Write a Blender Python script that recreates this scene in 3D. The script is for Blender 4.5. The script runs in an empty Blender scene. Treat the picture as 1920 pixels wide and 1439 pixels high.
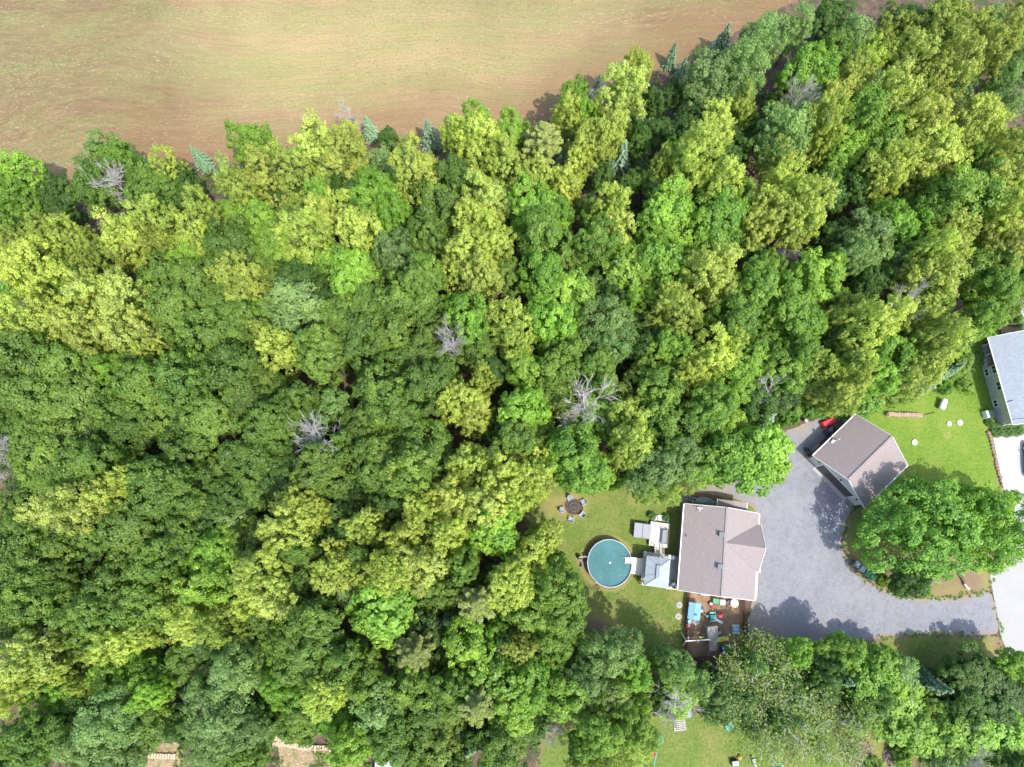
import bpy, bmesh, math, random
import numpy as np
from mathutils import Vector, Matrix
# ------------------------------------------------------------------ camera
FPX, XC, YC, YN, CAMH = 1300.0, 960.0, 719.5, 1030.0, 86.0
TH = math.atan((YN - YC) / FPX)
CT, ST = math.cos(TH), math.sin(TH)
sc = bpy.context.scene
C = sc.collection
cam_d = bpy.data.cameras.new('camera'); cam = bpy.data.objects.new('camera', cam_d); C.objects.link(cam)
cam_d.sensor_fit = 'HORIZONTAL'; cam_d.sensor_width = 36.0; cam_d.lens = 36.0 * FPX / 1920.0
cam_d.clip_start = 0.5; cam_d.clip_end = 3000
cam.location = (0, 0, CAMH); cam.rotation_euler = (TH, 0, 0)
sc.camera = cam
# ------------------------------------------------------------------ sky, sun, exposure
SUN_EL = math.radians(60); SDX, SDY = 0.61, -0.79          # direction towards the sun on the ground plan
w = bpy.data.worlds.new('World'); sc.world = w; w.use_nodes = True
nt = w.node_tree; bg = nt.nodes['Background']
sky = nt.nodes.new('ShaderNodeTexSky'); sky.sky_type = 'NISHITA'; sky.sun_disc = False
sky.sun_elevation = SUN_EL; sky.sun_rotation = math.atan2(SDX, SDY)
sky.air_density = 1.0; sky.dust_density = 2.0; sky.ozone_density = 1.0
nt.links.new(sky.outputs[0], bg.inputs[0]); bg.inputs[1].default_value = 0.15
sun_d = bpy.data.lights.new('sun', 'SUN'); sun = bpy.data.objects.new('sun', sun_d); C.objects.link(sun)
sun_d.energy = 2.2; sun_d.angle = math.radians(0.5); sun_d.color = (1.0, 0.955, 0.87)
_dv = Vector((SDX * math.cos(SUN_EL), SDY * math.cos(SUN_EL), math.sin(SUN_EL)))
sun.rotation_euler = _dv.to_track_quat('Z', 'Y').to_euler()
sun.location = (40, -60, 120)
sc.view_settings.view_transform = 'Standard'; sc.view_settings.look = 'None'
sc.view_settings.exposure = 1.32; sc.view_settings.gamma = 1.0; sc.view_settings.use_curve_mapping = False
sc.cycles.max_bounces = 6; sc.cycles.diffuse_bounces = 4; sc.cycles.glossy_bounces = 2
sc.cycles.transmission_bounces = 3; sc.cycles.transparent_max_bounces = 4
sc.cycles.use_denoising = True

rng = np.random.default_rng(11); random.seed(11)
# ------------------------------------------------------------------ helpers
def P(x, y, z=0.0):
    """photo pixel -> world point at height z"""
    dx = (x - XC) / FPX; dy = -(y - YC) / FPX
    d = (dx, dy * CT + ST, dy * ST - CT); t = (z - CAMH) / d[2]
    return Vector((d[0] * t, d[1] * t, z))
def pxm(x, y, z=0.0):
    """photo pixels per metre at that spot"""
    p = P(x, y, z); depth = p.y * ST * 1.0 + (CAMH - z) * CT
    return FPX / depth
def tag(o, label=None, cat=None, group=None, kind=None):
    if label: o['label'] = label
    if cat: o['category'] = cat
    if group: o['group'] = group
    if kind: o['kind'] = kind
    return o
def empty(name, loc, rz=0.0, label=None, cat=None, group=None):
    o = bpy.data.objects.new(name, None); C.objects.link(o); o.empty_display_size = 0.3
    o.location = loc; o.rotation_euler = (0, 0, rz)
    return tag(o, label, cat, group)
def link(name, me, mat, parent=None, loc=None):
    o = bpy.data.objects.new(name, me); C.objects.link(o)
    if mat is not None and len(me.materials) == 0: me.materials.append(mat)
    if parent is not None: o.parent = parent
    if loc is not None: o.location = loc
    return o
class MB:
    def __init__(s): s.v = []; s.f = []
    def add(s, vs, fs):
        b = len(s.v); s.v += [tuple(map(float, q)) for q in vs]; s.f += [tuple(b + i for i in f) for f in fs]; return s
    def box(s, c, d, rz=0.0, rx=0.0, ry=0.0):
        M = Matrix.Translation(c) @ Matrix.Rotation(rz, 4, 'Z') @ Matrix.Rotation(ry, 4, 'Y') @ Matrix.Rotation(rx, 4, 'X')
        h = [(i * d[0] / 2, j * d[1] / 2, k * d[2] / 2) for i in (-1, 1) for j in (-1, 1) for k in (-1, 1)]
        return s.add([M @ Vector(q) for q in h], [(0,1,3,2),(4,6,7,5),(0,4,5,1),(2,3,7,6),(0,2,6,4),(1,5,7,3)])
    def bev(s, c, d, b=0.03, rz=0.0, top=0.0):
        """box with chamfered vertical and upper edges"""
        M = Matrix.Translation(c) @ Matrix.Rotation(rz, 4, 'Z')
        x, y, z = d[0]/2, d[1]/2, d[2]/2
        def ring(a, zz): return [M @ Vector(q) for q in ((-a[0]+b,-a[1],zz),(a[0]-b,-a[1],zz),(a[0],-a[1]+b,zz),(a[0],a[1]-b,zz),(a[0]-b,a[1],zz),(-a[0]+b,a[1],zz),(-a[0],a[1]-b,zz),(-a[0],-a[1]+b,zz))]
        R = [ring((x,y),-z), ring((x-top*.3,y-top*.3), z-b), ring((x-b-top,y-b-top), z)]
        fs = [tuple(range(7,-1,-1)), tuple(range(16,24))]
        for k in range(2):
            for i in range(8): fs.append((k*8+i, k*8+(i+1)%8, k*8+8+(i+1)%8, k*8+8+i))
        return s.add(sum(R, []), fs)
    def bar(s, a, b, wd, ht=None):
        a, b = Vector(a), Vector(b); ht = ht or wd; d = (b - a); L = d.length
        if L < 1e-6: return s
        d.normalize(); up = Vector((0,0,1)) if abs(d.z) < .95 else Vector((1,0,0))
        sx = d.cross(up).normalized(); sy = sx.cross(d).normalized()
        vs = [p + sx*i*wd/2 + sy*j*ht/2 for p in (a, b) for i, j in ((-1,-1),(1,-1),(1,1),(-1,1))]
        return s.add(vs, [(0,1,2,3),(7,6,5,4),(0,4,5,1),(1,5,6,2),(2,6,7,3),(3,7,4,0)])
    def tube(s, pts, rad, n=6, caps=True):
        pts = [Vector(p) for p in pts]; rr = rad if hasattr(rad, '__len__') else [rad]*len(pts)
        base = len(s.v); ref = Vector((0.31, 0.17, 0.93))
        for i, p in enumerate(pts):
            d = (pts[min(i+1, len(pts)-1)] - pts[max(i-1, 0)]).normalized()
            if abs(d.dot(ref)) > .97: ref = Vector((1, .1, 0))
            a = d.cross(ref).normalized(); b = d.cross(a).normalized()
            for k in range(n):
                t = 2*math.pi*k/n; s.v.append(tuple(p + (a*math.cos(t) + b*math.sin(t))*rr[i]))
        for i in range(len(pts)-1):
            for k in range(n):
                s.f.append((base+i*n+k, base+i*n+(k+1)%n, base+(i+1)*n+(k+1)%n, base+(i+1)*n+k))
        if caps:
            s.f.append(tuple(base+k for k in range(n-1,-1,-1))); e = base+(len(pts)-1)*n
            s.f.append(tuple(e+k for k in range(n)))
        return s
    def lathe(s, prof, n=24, c=(0,0,0), sx=1.0, sy=1.0):
        base = len(s.v)
        for r, z in prof:
            for k in range(n):
                t = 2*math.pi*k/n; s.v.append((c[0]+r*sx*math.cos(t), c[1]+r*sy*math.sin(t), c[2]+z))
        for i in range(len(prof)-1):
            for k in range(n):
                s.f.append((base+i*n+k, base+i*n+(k+1)%n, base+(i+1)*n+(k+1)%n, base+(i+1)*n+k))
        s.f.append(tuple(base+k for k in range(n-1,-1,-1))); e = base+(len(prof)-1)*n
        s.f.append(tuple(e+k for k in range(n)))
        return s
    def slab(s, poly, t):
        """thin solid from a planar polygon, thickness t downwards"""
        n = len(poly); vs = [Vector(p) for p in poly] + [Vector(p) - Vector((0,0,t)) for p in poly]
        return s.add(vs, [tuple(range(n)), tuple(range(2*n-1, n-1, -1))] + [(i, n+i, n+(i+1)%n, (i+1)%n) for i in range(n)])
    def mesh(s, name, smooth=False):
        me = bpy.data.meshes.new(name); me.from_pydata(s.v, [], s.f)
        bm = bmesh.new(); bm.from_mesh(me); bmesh.ops.recalc_face_normals(bm, faces=bm.faces); bm.to_mesh(me); bm.free()
        if smooth: me.polygons.foreach_set('use_smooth', [True]*len(me.polygons))
        me.update(); return me
    def build(s, name, mat, parent=None, loc=None, smooth=False):
        return link(name, s.mesh(name, smooth), mat, parent, loc)
# ------------------------------------------------------------------ materials
def new_mat(name):
    m = bpy.data.materials.new(name); m.use_nodes = True
    return m, m.node_tree, m.node_tree.nodes['Principled BSDF']
def node(nt, typ, **kw):
    n = nt.nodes.new(typ)
    for k, v in kw.items():
        if hasattr(n, k) and not k[0].isupper(): setattr(n, k, v)
    return n
def noise(nt, scale, detail=4, rough=.6, vec=None, dist=0.0):
    n = nt.nodes.new('ShaderNodeTexNoise'); n.inputs['Scale'].default_value = scale
    n.inputs['Detail'].default_value = detail; n.inputs['Roughness'].default_value = rough; n.inputs['Distortion'].default_value = dist
    if vec is not None: nt.links.new(vec, n.inputs['Vector'])
    return n.outputs['Fac']
def coords(nt, scale=(1,1,1), rot=0.0, kind='Object'):
    t = nt.nodes.new('ShaderNodeTexCoord'); m = nt.nodes.new('ShaderNodeMapping')
    m.inputs['Scale'].default_value = scale; m.inputs['Rotation'].default_value = (0,0,rot)
    nt.links.new(t.outputs[kind], m.inputs[0]); return m.outputs[0]
def ramp(nt, fac, stops, interp='LINEAR'):
    r = nt.nodes.new('ShaderNodeValToRGB'); e = r.color_ramp.elements; r.color_ramp.interpolation = interp
    while len(e) < len(stops): e.new(.5)
    for i, (p, c) in enumerate(stops):
        e[i].position = p; e[i].color = (c[0], c[1], c[2], 1) if hasattr(c, '__len__') else (c, c, c, 1)
    nt.links.new(fac, r.inputs[0]); return r.outputs[0]
def mix(nt, fac, a, b, typ='MIX'):
    m = nt.nodes.new('ShaderNodeMix'); m.data_type = 'RGBA'; m.blend_type = typ
    for s, v in ((m.inputs['Factor'], fac), (m.inputs['A'], a), (m.inputs['B'], b)):
        if hasattr(v, 'node'): nt.links.new(v, s)
        elif hasattr(v, '__len__'): s.default_value = (v[0], v[1], v[2], 1)
        else: s.default_value = v
    return m.outputs['Result']
def bump(nt, b, h, strength=.4, dist=.02):
    n = nt.nodes.new('ShaderNodeBump'); n.inputs['Strength'].default_value = strength; n.inputs['Distance'].default_value = dist
    nt.links.new(h, n.inputs['Height']); nt.links.new(n.outputs[0], b.inputs['Normal'])
MATS = {}
def plain(name, col, rough=.6, var=.12, scale=6.0, metal=0.0, bmp=.15):
    """painted / plastic / metal surface with mild wear"""
    if name in MATS: return MATS[name]
    m, nt, b = new_mat(name); v = coords(nt)
    f = noise(nt, scale, 5, .65, v)
    lo = [c*(1-var) for c in col]; hi = [min(1, c*(1+var)) for c in col]
    nt.links.new(ramp(nt, f, [(.3, lo), (.7, hi)]), b.inputs['Base Color'])
    b.inputs['Roughness'].default_value = rough; b.inputs['Metallic'].default_value = metal
    if bmp: bump(nt, b, noise(nt, scale*6, 3, .6, v), bmp, .01)
    MATS[name] = m; return m
def wood(name, lo, hi, rough=.75):
    if name in MATS: return MATS[name]
    m, nt, b = new_mat(name)
    f = noise(nt, 3, 6, .7, coords(nt, (1, 9, 9)), .6)
    g = noise(nt, 1.3, 3, .6, coords(nt))
    c = ramp(nt, f, [(.3, lo), (.7, hi)])
    nt.links.new(mix(nt, ramp(nt, g, [(.35, 0.), (.7, .5)]), c, [x*.7 for x in lo]), b.inputs['Base Color'])
    b.inputs['Roughness'].default_value = rough; bump(nt, b, f, .3, .01)
    MATS[name] = m; return m
def shingle(name, cols, rough=.9):
    m, nt, b = new_mat(name)
    v = coords(nt, (1, 1, 1))
    br = nt.nodes.new('ShaderNodeTexBrick'); nt.links.new(v, br.inputs['Vector'])
    br.inputs['Scale'].default_value = 1.0; br.inputs['Brick Width'].default_value = .34; br.inputs['Row Height'].default_value = .15
    br.inputs['Mortar Size'].default_value = .008; br.inputs['Mortar Smooth'].default_value = .3; br.inputs['Bias'].default_value = 0
    br.inputs['Color1'].default_value = (*cols[0], 1); br.inputs['Color2'].default_value = (*cols[1], 1); br.inputs['Mortar'].default_value = (*cols[2], 1)
    n1 = noise(nt, 1.1, 5, .7, v); n2 = noise(nt, 14, 3, .6, v)
    c = mix(nt, ramp(nt, n1, [(.3, .0), (.72, .55)]), br.outputs[0], cols[3])
    c = mix(nt, ramp(nt, noise(nt, 2.6, 4, .75, coords(nt, (2.2, .7, 1))), [(.38, .55), (.62, 0.)]), c, cols[2])
    c = mix(nt, .35, c, ramp(nt, n2, [(.3, cols[2]), (.7, cols[0])]))
    nt.links.new(c, b.inputs['Base Color']); b.inputs['Roughness'].default_value = rough
    bump(nt, b, br.outputs['Fac'], .5, -.02)
    return m
def leaf_mat(name, trans=.32, hue=.035):
    m = bpy.data.materials.new(name); m.use_nodes = True; nt = m.node_tree; nt.nodes.clear()
    out = nt.nodes.new('ShaderNodeOutputMaterial'); oi = nt.nodes.new('ShaderNodeObjectInfo')
    at = nt.nodes.new('ShaderNodeAttribute'); at.attribute_name = 'var'
    hs = nt.nodes.new('ShaderNodeHueSaturation'); nt.links.new(oi.outputs['Color'], hs.inputs['Color'])
    def mr(a, b):
        r = nt.nodes.new('ShaderNodeMapRange'); nt.links.new(at.outputs['Fac'], r.inputs[0])
        r.inputs[3].default_value = a; r.inputs[4].default_value = b; return r.outputs[0]
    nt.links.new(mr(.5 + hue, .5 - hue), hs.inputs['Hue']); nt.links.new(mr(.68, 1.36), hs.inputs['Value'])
    hs.inputs['Saturation'].default_value = .93
    d = nt.nodes.new('ShaderNodeBsdfDiffuse'); t = nt.nodes.new('ShaderNodeBsdfTranslucent')
    g = nt.nodes.new('ShaderNodeBsdfGlossy'); g.inputs['Roughness'].default_value = .5; g.inputs['Color'].default_value = (1,1,1,1)
    nt.links.new(hs.outputs[0], d.inputs[0])
    tc = mix(nt, 1.0, hs.outputs[0], (1.05, 1.25, .6), 'MULTIPLY'); nt.links.new(tc, t.inputs[0])
    m1 = nt.nodes.new('ShaderNodeMixShader'); m1.inputs[0].default_value = trans
    nt.links.new(d.outputs[0], m1.inputs[1]); nt.links.new(t.outputs[0], m1.inputs[2])
    m2 = nt.nodes.new('ShaderNodeMixShader'); m2.inputs[0].default_value = .022
    nt.links.new(m1.outputs[0], m2.inputs[1]); nt.links.new(g.outputs[0], m2.inputs[2])
    nt.links.new(m2.outputs[0], out.inputs[0]); return m
LEAF = leaf_mat('leaf', .46, .014); NEEDLE = leaf_mat('needle', .12, .02)
BARK = wood('bark', (.07,.055,.045), (.16,.13,.11)); DEADWOOD = wood('dead_wood', (.4,.375,.36), (.6,.57,.55))
WHITE = plain('white_paint', (.78,.78,.76), .5, .06); TRIM = plain('trim_white', (.8,.8,.78), .45, .04)
DARK = plain('dark_metal', (.035,.037,.042), .45, .2); STEEL = plain('galvanised_steel', (.5,.52,.55), .35, .12, 5, .6)
GREYP = plain('grey_plastic', (.23,.25,.28), .55, .1); LIGHTGREY = plain('light_grey_plastic', (.42,.45,.48), .5, .1)
DECKW = wood('pale_deck_wood', (.5,.46,.42), (.72,.69,.65)); DECKG = wood('grey_deck_wood', (.33,.31,.3), (.5,.48,.46))
OLDWOOD = wood('weathered_wood', (.36,.34,.32), (.54,.51,.48)); REDWOOD = wood('red_brown_fence_wood', (.13,.045,.03), (.22,.08,.055))
LOGEND = wood('cut_log', (.42,.3,.2), (.66,.52,.38)); BLOCK = plain('pale_timber_block', (.52,.4,.29), .85, .25, 9)
GLASS = plain('window_glass', (.03,.04,.05), .08, .2, 3, 0, 0)
def pm(n, c, r=.45): return plain('plastic_' + n, c, r, .1)
RED = pm('red', (.55,.03,.05)); BLUE = pm('light_blue', (.16,.36,.68)); TEAL = pm('teal', (.05,.36,.33)); CYAN = pm('cyan', (.06,.45,.6))
PINK = pm('pink', (.6,.16,.25)); YELLOW = pm('yellow', (.72,.66,.1)); ORANGE = pm('orange', (.65,.26,.05)); GREEN = pm('green', (.03,.2,.09))
PURPLE = pm('purple', (.12,.08,.25)); NAVY = pm('navy', (.02,.06,.18)); CREAM = pm('cream', (.5,.43,.38)); OLIVE = pm('olive', (.09,.15,.07))
STONE = plain('stone', (.34,.32,.31), .9, .3, 4, 0, .5); PALESTONE = plain('pale_stone', (.55,.53,.5), .85, .15, 6, 0, .3)
# ------------------------------------------------------------------ ground sheets
def edge_noise(pts, step, amp, seed, closed=True):
    r = np.random.default_rng(seed); out = []
    n = len(pts)
    for i in range(n if closed else n-1):
        a, b = np.array(pts[i]), np.array(pts[(i+1) % n]); L = np.linalg.norm(b-a); k = max(1, int(L/step))
        for j in range(k):
            out.append(a + (b-a)*j/k)
    out = np.array(out); m = len(out)
    ph = np.zeros((m, 2))
    for f in (1, 2.3, 5.1):
        q = r.normal(size=(m, 2)); w_ = max(1, int(6/f)); ker = np.ones(w_)/w_
        for c in (0, 1): ph[:, c] += np.convolve(np.concatenate([q[:, c]]*3), ker, 'same')[m:2*m]*np.sqrt(w_)/f
    return out + ph*amp*.5
def poly_px(pp, z=0.0): return [(P(x, y, z).x, P(x, y, z).y) for x, y in pp]
def smooth_poly(pts, it=2):
    pts = [np.array(p) for p in pts]
    for _ in range(it):
        q = []
        for i in range(len(pts)):
            a, b = pts[i], pts[(i+1) % len(pts)]; q += [a*.75+b*.25, a*.25+b*.75]
        pts = q
    return pts
def inside(px, py, poly):
    poly = np.asarray(poly); r = np.zeros(px.shape, bool); n = len(poly); j = n-1
    for i in range(n):
        xi, yi = poly[i]; xj, yj = poly[j]
        c = ((yi > py) != (yj > py)) & (px < (xj-xi)*(py-yi)/((yj-yi) + 1e-12) + xi); r ^= c; j = i
    return r
def dist_poly(px, py, poly):
    poly = np.asarray(poly); d = np.full(px.shape, 1e9); n = len(poly)
    for i in range(n):
        a, b = poly[i], poly[(i+1) % n]; ab = b-a; L = (ab**2).sum() + 1e-12
        t = np.clip(((px-a[0])*ab[0] + (py-a[1])*ab[1])/L, 0, 1)
        d = np.minimum(d, np.hypot(px-a[0]-t*ab[0], py-a[1]-t*ab[1]))
    return d
def flat_sheet(name, pts, z, mat):
    """polygon sheet lying on the ground"""
    bm = bmesh.new(); vs = [bm.verts.new((p[0], p[1], z)) for p in pts]
    es = [bm.edges.new((vs[i], vs[(i+1) % len(vs)])) for i in range(len(vs))]
    bmesh.ops.triangle_fill(bm, edges=es, use_beauty=True)
    for f in bm.faces:
        if f.normal.z < 0: f.normal_flip()
    me = bpy.data.meshes.new(name); bm.to_mesh(me); bm.free()
    return tag(link(name, me, mat), kind='structure')
def fbm2(x, y, scale, seed, octs=4):
    """cheap smooth 2-D noise in -1..1"""
    r = np.random.default_rng(seed); s = np.zeros_like(x); a = 1.0
    for o in range(octs):
        for _ in range(4):
            t = r.uniform(0, 2*math.pi); k = 2*math.pi/scale*(2**o)*r.uniform(.7, 1.3)
            s += a*np.sin((x*math.cos(t) + y*math.sin(t))*k + r.uniform(0, 6.28))/4
        a *= .55
    return s
def grid_sheet(name, pts, z, mat, cell=.3, rough=.35, seed=1, attrs=None):
    """sheet of small cells with a ragged edge; attribute 'edge' = metres from the border"""
    pts = np.asarray(pts); lo = pts.min(0) - 1; hi = pts.max(0) + 1
    nx, ny = int((hi[0]-lo[0])/cell), int((hi[1]-lo[1])/cell)
    gx, gy = np.meshgrid(lo[0] + np.arange(nx+1)*cell, lo[1] + np.arange(ny+1)*cell, indexing='ij')
    d = dist_poly(gx, gy, pts); d = np.where(inside(gx, gy, pts), d, -d)
    d = d + rough*fbm2(gx, gy, 2.2, seed, 3)
    jx = gx + fbm2(gx, gy, .9, seed+1, 1)*cell*.3; jy = gy + fbm2(gx, gy, .8, seed+2, 1)*cell*.3
    keep = (d[:-1,:-1] > 0) | (d[1:,:-1] > 0) | (d[:-1,1:] > 0) | (d[1:,1:] > 0)
    idx = np.arange((nx+1)*(ny+1)).reshape(nx+1, ny+1)
    q = np.stack([idx[:-1,:-1][keep], idx[1:,:-1][keep], idx[1:,1:][keep], idx[:-1,1:][keep]], 1)
    used = np.unique(q); remap = np.full(idx.size, -1); remap[used] = np.arange(len(used)); q = remap[q]
    gxx, gyy = np.gradient(d, cell); g2 = np.maximum(gxx**2 + gyy**2, .3); out_ = d < 0
    jx = np.where(out_, jx - np.clip(d*gxx/g2, -cell, cell), jx); jy = np.where(out_, jy - np.clip(d*gyy/g2, -cell, cell), jy)
    V = np.stack([jx.ravel()[used], jy.ravel()[used], np.full(len(used), z)], 1)
    me = bpy.data.meshes.new(name); me.from_pydata(V.tolist(), [], q.tolist())
    A = {'edge': d.ravel()[used]}
    for k, fn in (attrs or {}).items(): A[k] = fn(V[:, 0], V[:, 1])
    for k, val in A.items():
        at = me.attributes.new(k, 'FLOAT', 'POINT'); at.data.foreach_set('value', np.ascontiguousarray(val, dtype=np.float32))
    me.update(); return tag(link(name, me, mat), kind='structure')
def attr(nt, name):
    a = nt.nodes.new('ShaderNodeAttribute'); a.attribute_name = name; return a.outputs['Fac']
def mrange(nt, v, a, b, c=0.0, d=1.0):
    r = nt.nodes.new('ShaderNodeMapRange'); nt.links.new(v, r.inputs[0])
    for i, q in enumerate((a, b, c, d)): r.inputs[1+i].default_value = q
    return r.outputs[0]
def math_(nt, op, a, b=0.0):
    m = nt.nodes.new('ShaderNodeMath'); m.operation = op
    for i, v in enumerate((a, b)):
        if hasattr(v, 'node'): nt.links.new(v, m.inputs[i])
        else: m.inputs[i].default_value = v
    return m.outputs[0]
# forest floor
m, nt, b = new_mat('leaf_litter'); v = coords(nt)
c = ramp(nt, noise(nt, .9, 8, .7, v), [(.3, (.05,.036,.025)), (.5, (.11,.075,.052)), (.68, (.17,.12,.08))])
c = mix(nt, ramp(nt, noise(nt, .35, 5, .6, v), [(.5, 0.), (.62, .8)]), c, (.035,.07,.014))
nt.links.new(c, b.inputs['Base Color']); b.inputs['Roughness'].default_value = .95; bump(nt, b, noise(nt, 5, 6, .7, v), .9, .08); FLOOR = m
flat_sheet('ground', [(-420,-380),(420,-380),(420,560),(-420,560)], -.012, FLOOR)
# ploughed field
FIELD_EDGE = [(-700,190),(-300,235),(-60,305),(0,325),(60,335),(110,362),(145,372),(190,330),(250,300),(330,305),(400,312),(470,310),(540,285),(620,268),(700,275),(800,278),(880,265),(960,250),(1010,232),(1090,205),(1160,165),(1260,125),(1340,85),(1430,38),(1520,-8),(1640,-70),(1900,-200),(2300,-380)]
fw = poly_px(FIELD_EDGE) ; fieldpoly = edge_noise(fw, 1.2, .35, 5, False).tolist() + [(260,420),(-330,420)]
m, nt, b = new_mat('tilled_soil')
v = coords(nt); wv = nt.nodes.new('ShaderNodeTexNoise'); wv.inputs['Scale'].default_value = .018; nt.links.new(v, wv.inputs['Vector'])
wm = nt.nodes.new('ShaderNodeVectorMath'); wm.operation = 'SCALE'; wm.inputs['Scale'].default_value = 26; nt.links.new(wv.outputs['Color'], wm.inputs[0])
wa = nt.nodes.new('ShaderNodeVectorMath'); wa.operation = 'ADD'; nt.links.new(v, wa.inputs[0]); nt.links.new(wm.outputs[0], wa.inputs[1])
mp = nt.nodes.new('ShaderNodeMapping'); mp.inputs['Rotation'].default_value = (0,0,-.12); mp.inputs['Scale'].default_value = (.06, 1.0, 1); nt.links.new(wa.outputs[0], mp.inputs[0])
mp3 = nt.nodes.new('ShaderNodeMapping'); mp3.inputs['Rotation'].default_value = (0,0,-.12); mp3.inputs['Scale'].default_value = (.03, 1.5, 1); nt.links.new(wa.outputs[0], mp3.inputs[0])
rows = noise(nt, 1.6, 6, .75, mp.outputs[0]); big = noise(nt, .035, 4, .55, v); fine = noise(nt, 3.5, 6, .75, v)
c = ramp(nt, rows, [(.32, (.13,.085,.04)), (.5, (.185,.126,.06)), (.7, (.245,.178,.085))])
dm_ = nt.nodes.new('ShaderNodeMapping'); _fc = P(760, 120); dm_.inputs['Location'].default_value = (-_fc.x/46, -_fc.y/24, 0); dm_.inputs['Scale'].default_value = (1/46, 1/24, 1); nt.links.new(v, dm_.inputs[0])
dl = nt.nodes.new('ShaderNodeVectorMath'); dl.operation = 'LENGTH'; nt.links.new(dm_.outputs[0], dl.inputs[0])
sunpatchf = math_(nt, 'ADD', mrange(nt, dl.outputs['Value'], 0, 1.3, .95, 0.), mrange(nt, big, .3, .7, -.35, .35))  # sunlit middle against cloud-shaded sides, painted into the soil colour
c = mix(nt, mrange(nt, sunpatchf, .2, .95, 0., .9), c, (.44,.32,.16))
c = mix(nt, ramp(nt, fine, [(.35, .5), (.6, 0.)]), c, (.15,.098,.05))
mp2 = nt.nodes.new('ShaderNodeMapping'); mp2.inputs['Rotation'].default_value = (0,0,-.12); mp2.inputs['Scale'].default_value = (.25, 1.2, 1); nt.links.new(wa.outputs[0], mp2.inputs[0])
gm = math_(nt, 'MULTIPLY', ramp(nt, noise(nt, .22, 5, .65, mp2.outputs[0]), [(.43, 0.), (.62, 1.)]), ramp(nt, noise(nt, 2.2, 4, .7, v), [(.42, 0.), (.6, .75)]))
c = mix(nt, gm, c, (.17,.23,.06))
c = mix(nt, ramp(nt, noise(nt, .05, 4, .6, mp2.outputs[0]), [(.48, 0.), (.68, .38)]), c, (.2,.215,.075))
st = math_(nt, 'MULTIPLY', ramp(nt, noise(nt, .12, 4, .6, mp2.outputs[0]), [(.42, .15), (.65, 1.)]), ramp(nt, noise(nt, 5.5, 2, .6, mp2.outputs[0]), [(.6, 0.), (.7, .75)]))
c = mix(nt, st, c, (.5,.41,.28))
c = mix(nt, math_(nt, 'MULTIPLY', mrange(nt, math_(nt, 'ADD', attr(nt, 'edge'), mrange(nt, big, .3, .7, -5, 5)), 10, 0, 0., .7), mrange(nt, sunpatchf, .0, 1.2, 1., .45)), c, (.21,.115,.06))
lines = noise(nt, 2.4, 3, .5, mp3.outputs[0]); c = mix(nt, ramp(nt, lines, [(.34, .2), (.5, 0.)]), c, (.15,.1,.055)); c = mix(nt, ramp(nt, lines, [(.54, 0.), (.72, .12)]), c, (.4,.31,.18))
nt.links.new(c, b.inputs['Base Color']); b.inputs['Roughness'].default_value = .95; bump(nt, b, rows, .8, .12); SOIL = m
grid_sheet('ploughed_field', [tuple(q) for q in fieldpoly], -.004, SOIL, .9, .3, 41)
# lawns
def lawn_mat(name, ga, gb, dry, dirt):
    m, nt, b = new_mat(name); v = coords(nt)
    big = noise(nt, .28, 5, .6, v); mid = noise(nt, 1.6, 6, .7, v); fine = noise(nt, 9, 5, .75, v)
    c = ramp(nt, mid, [(.3, ga), (.68, gb)])
    c = mix(nt, ramp(nt, big, [(.45, 0.), (.7, .75)]), c, dry)
    m4 = noise(nt, 3.6, 5, .75, v); c = mix(nt, ramp(nt, m4, [(.34, .65), (.5, 0.)]), c, [x*.62 for x in ga]); c = mix(nt, ramp(nt, m4, [(.52, 0.), (.7, .6)]), c, [dry[0]*1.1, dry[1]*1.12, dry[2]])
    c = mix(nt, ramp(nt, fine, [(.32, .6), (.52, 0.)]), c, [x*.45 for x in ga])
    dr = math_(nt, 'ADD', attr(nt, 'dry'), mrange(nt, mid, 0, 1, -.35, .35))
    c = mix(nt, mrange(nt, dr, .25, .8), c, dry)
    c = mix(nt, mrange(nt, dr, .75, 1.15), c, dirt)
    ed = math_(nt, 'ADD', attr(nt, 'edge'), mrange(nt, mid, 0, 1, -.9, .9))
    c = mix(nt, mrange(nt, ed, .9, .0, 0., .8), c, dirt)
    nt.links.new(c, b.inputs['Base Color']); b.inputs['Roughness'].default_value = .9
    bump(nt, b, fine, .8, .05); return m
LAWN1 = lawn_mat('worn_lawn', (.08,.145,.018), (.15,.205,.032), (.24,.22,.07), (.2,.135,.085))
LAWN2 = lawn_mat('bright_lawn', (.1,.19,.014), (.165,.27,.022), (.22,.27,.045), (.2,.16,.09))
def blobs(lst):
    def fn(x, y):
        s = np.zeros_like(x)
        for px_, py_, r, a in lst:
            p = P(px_, py_); s += a*np.exp(-((x-p.x)**2 + (y-p.y)**2)/(r*r))
        return s
    return fn
POOLC = P(1143.3, 1056.5, 1.2); POOLR = (2.62, 2.74)
def dry1(x, y):
    s = blobs([(1076,950,1.5,1.1),(1035,950,2.2,.7),(1120,930,2.2,.45),(1190,940,2.0,.2),(1265,1118,1.4,.5),(1100,1000,1.2,.3),(1215,925,3,.35),(1300,915,3,1.1),(1330,925,2.4,1.2),(1130,1195,3,.9),(1110,1190,2.0,.8),(1240,1180,2,.3),(1085,1050,1.0,.6)])(x, y)
    d = np.hypot(x-POOLC.x, y-POOLC.y); return s + 1.0*np.exp(-((d-2.95)/.42)**2)
LAWN1_PX = [(985,925),(1040,905),(1120,895),(1200,890),(1300,885),(1400,895),(1420,940),(1424,1000),(1420,1090),(1290,1100),(1285,1225),(1240,1265),(1180,1260),(1120,1245),(1070,1210),(1060,1120),(1030,1050),(990,990)]
grid_sheet('house_lawn', poly_px(LAWN1_PX), .0, LAWN1, .25, .5, 3, {'dry': dry1})
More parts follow.
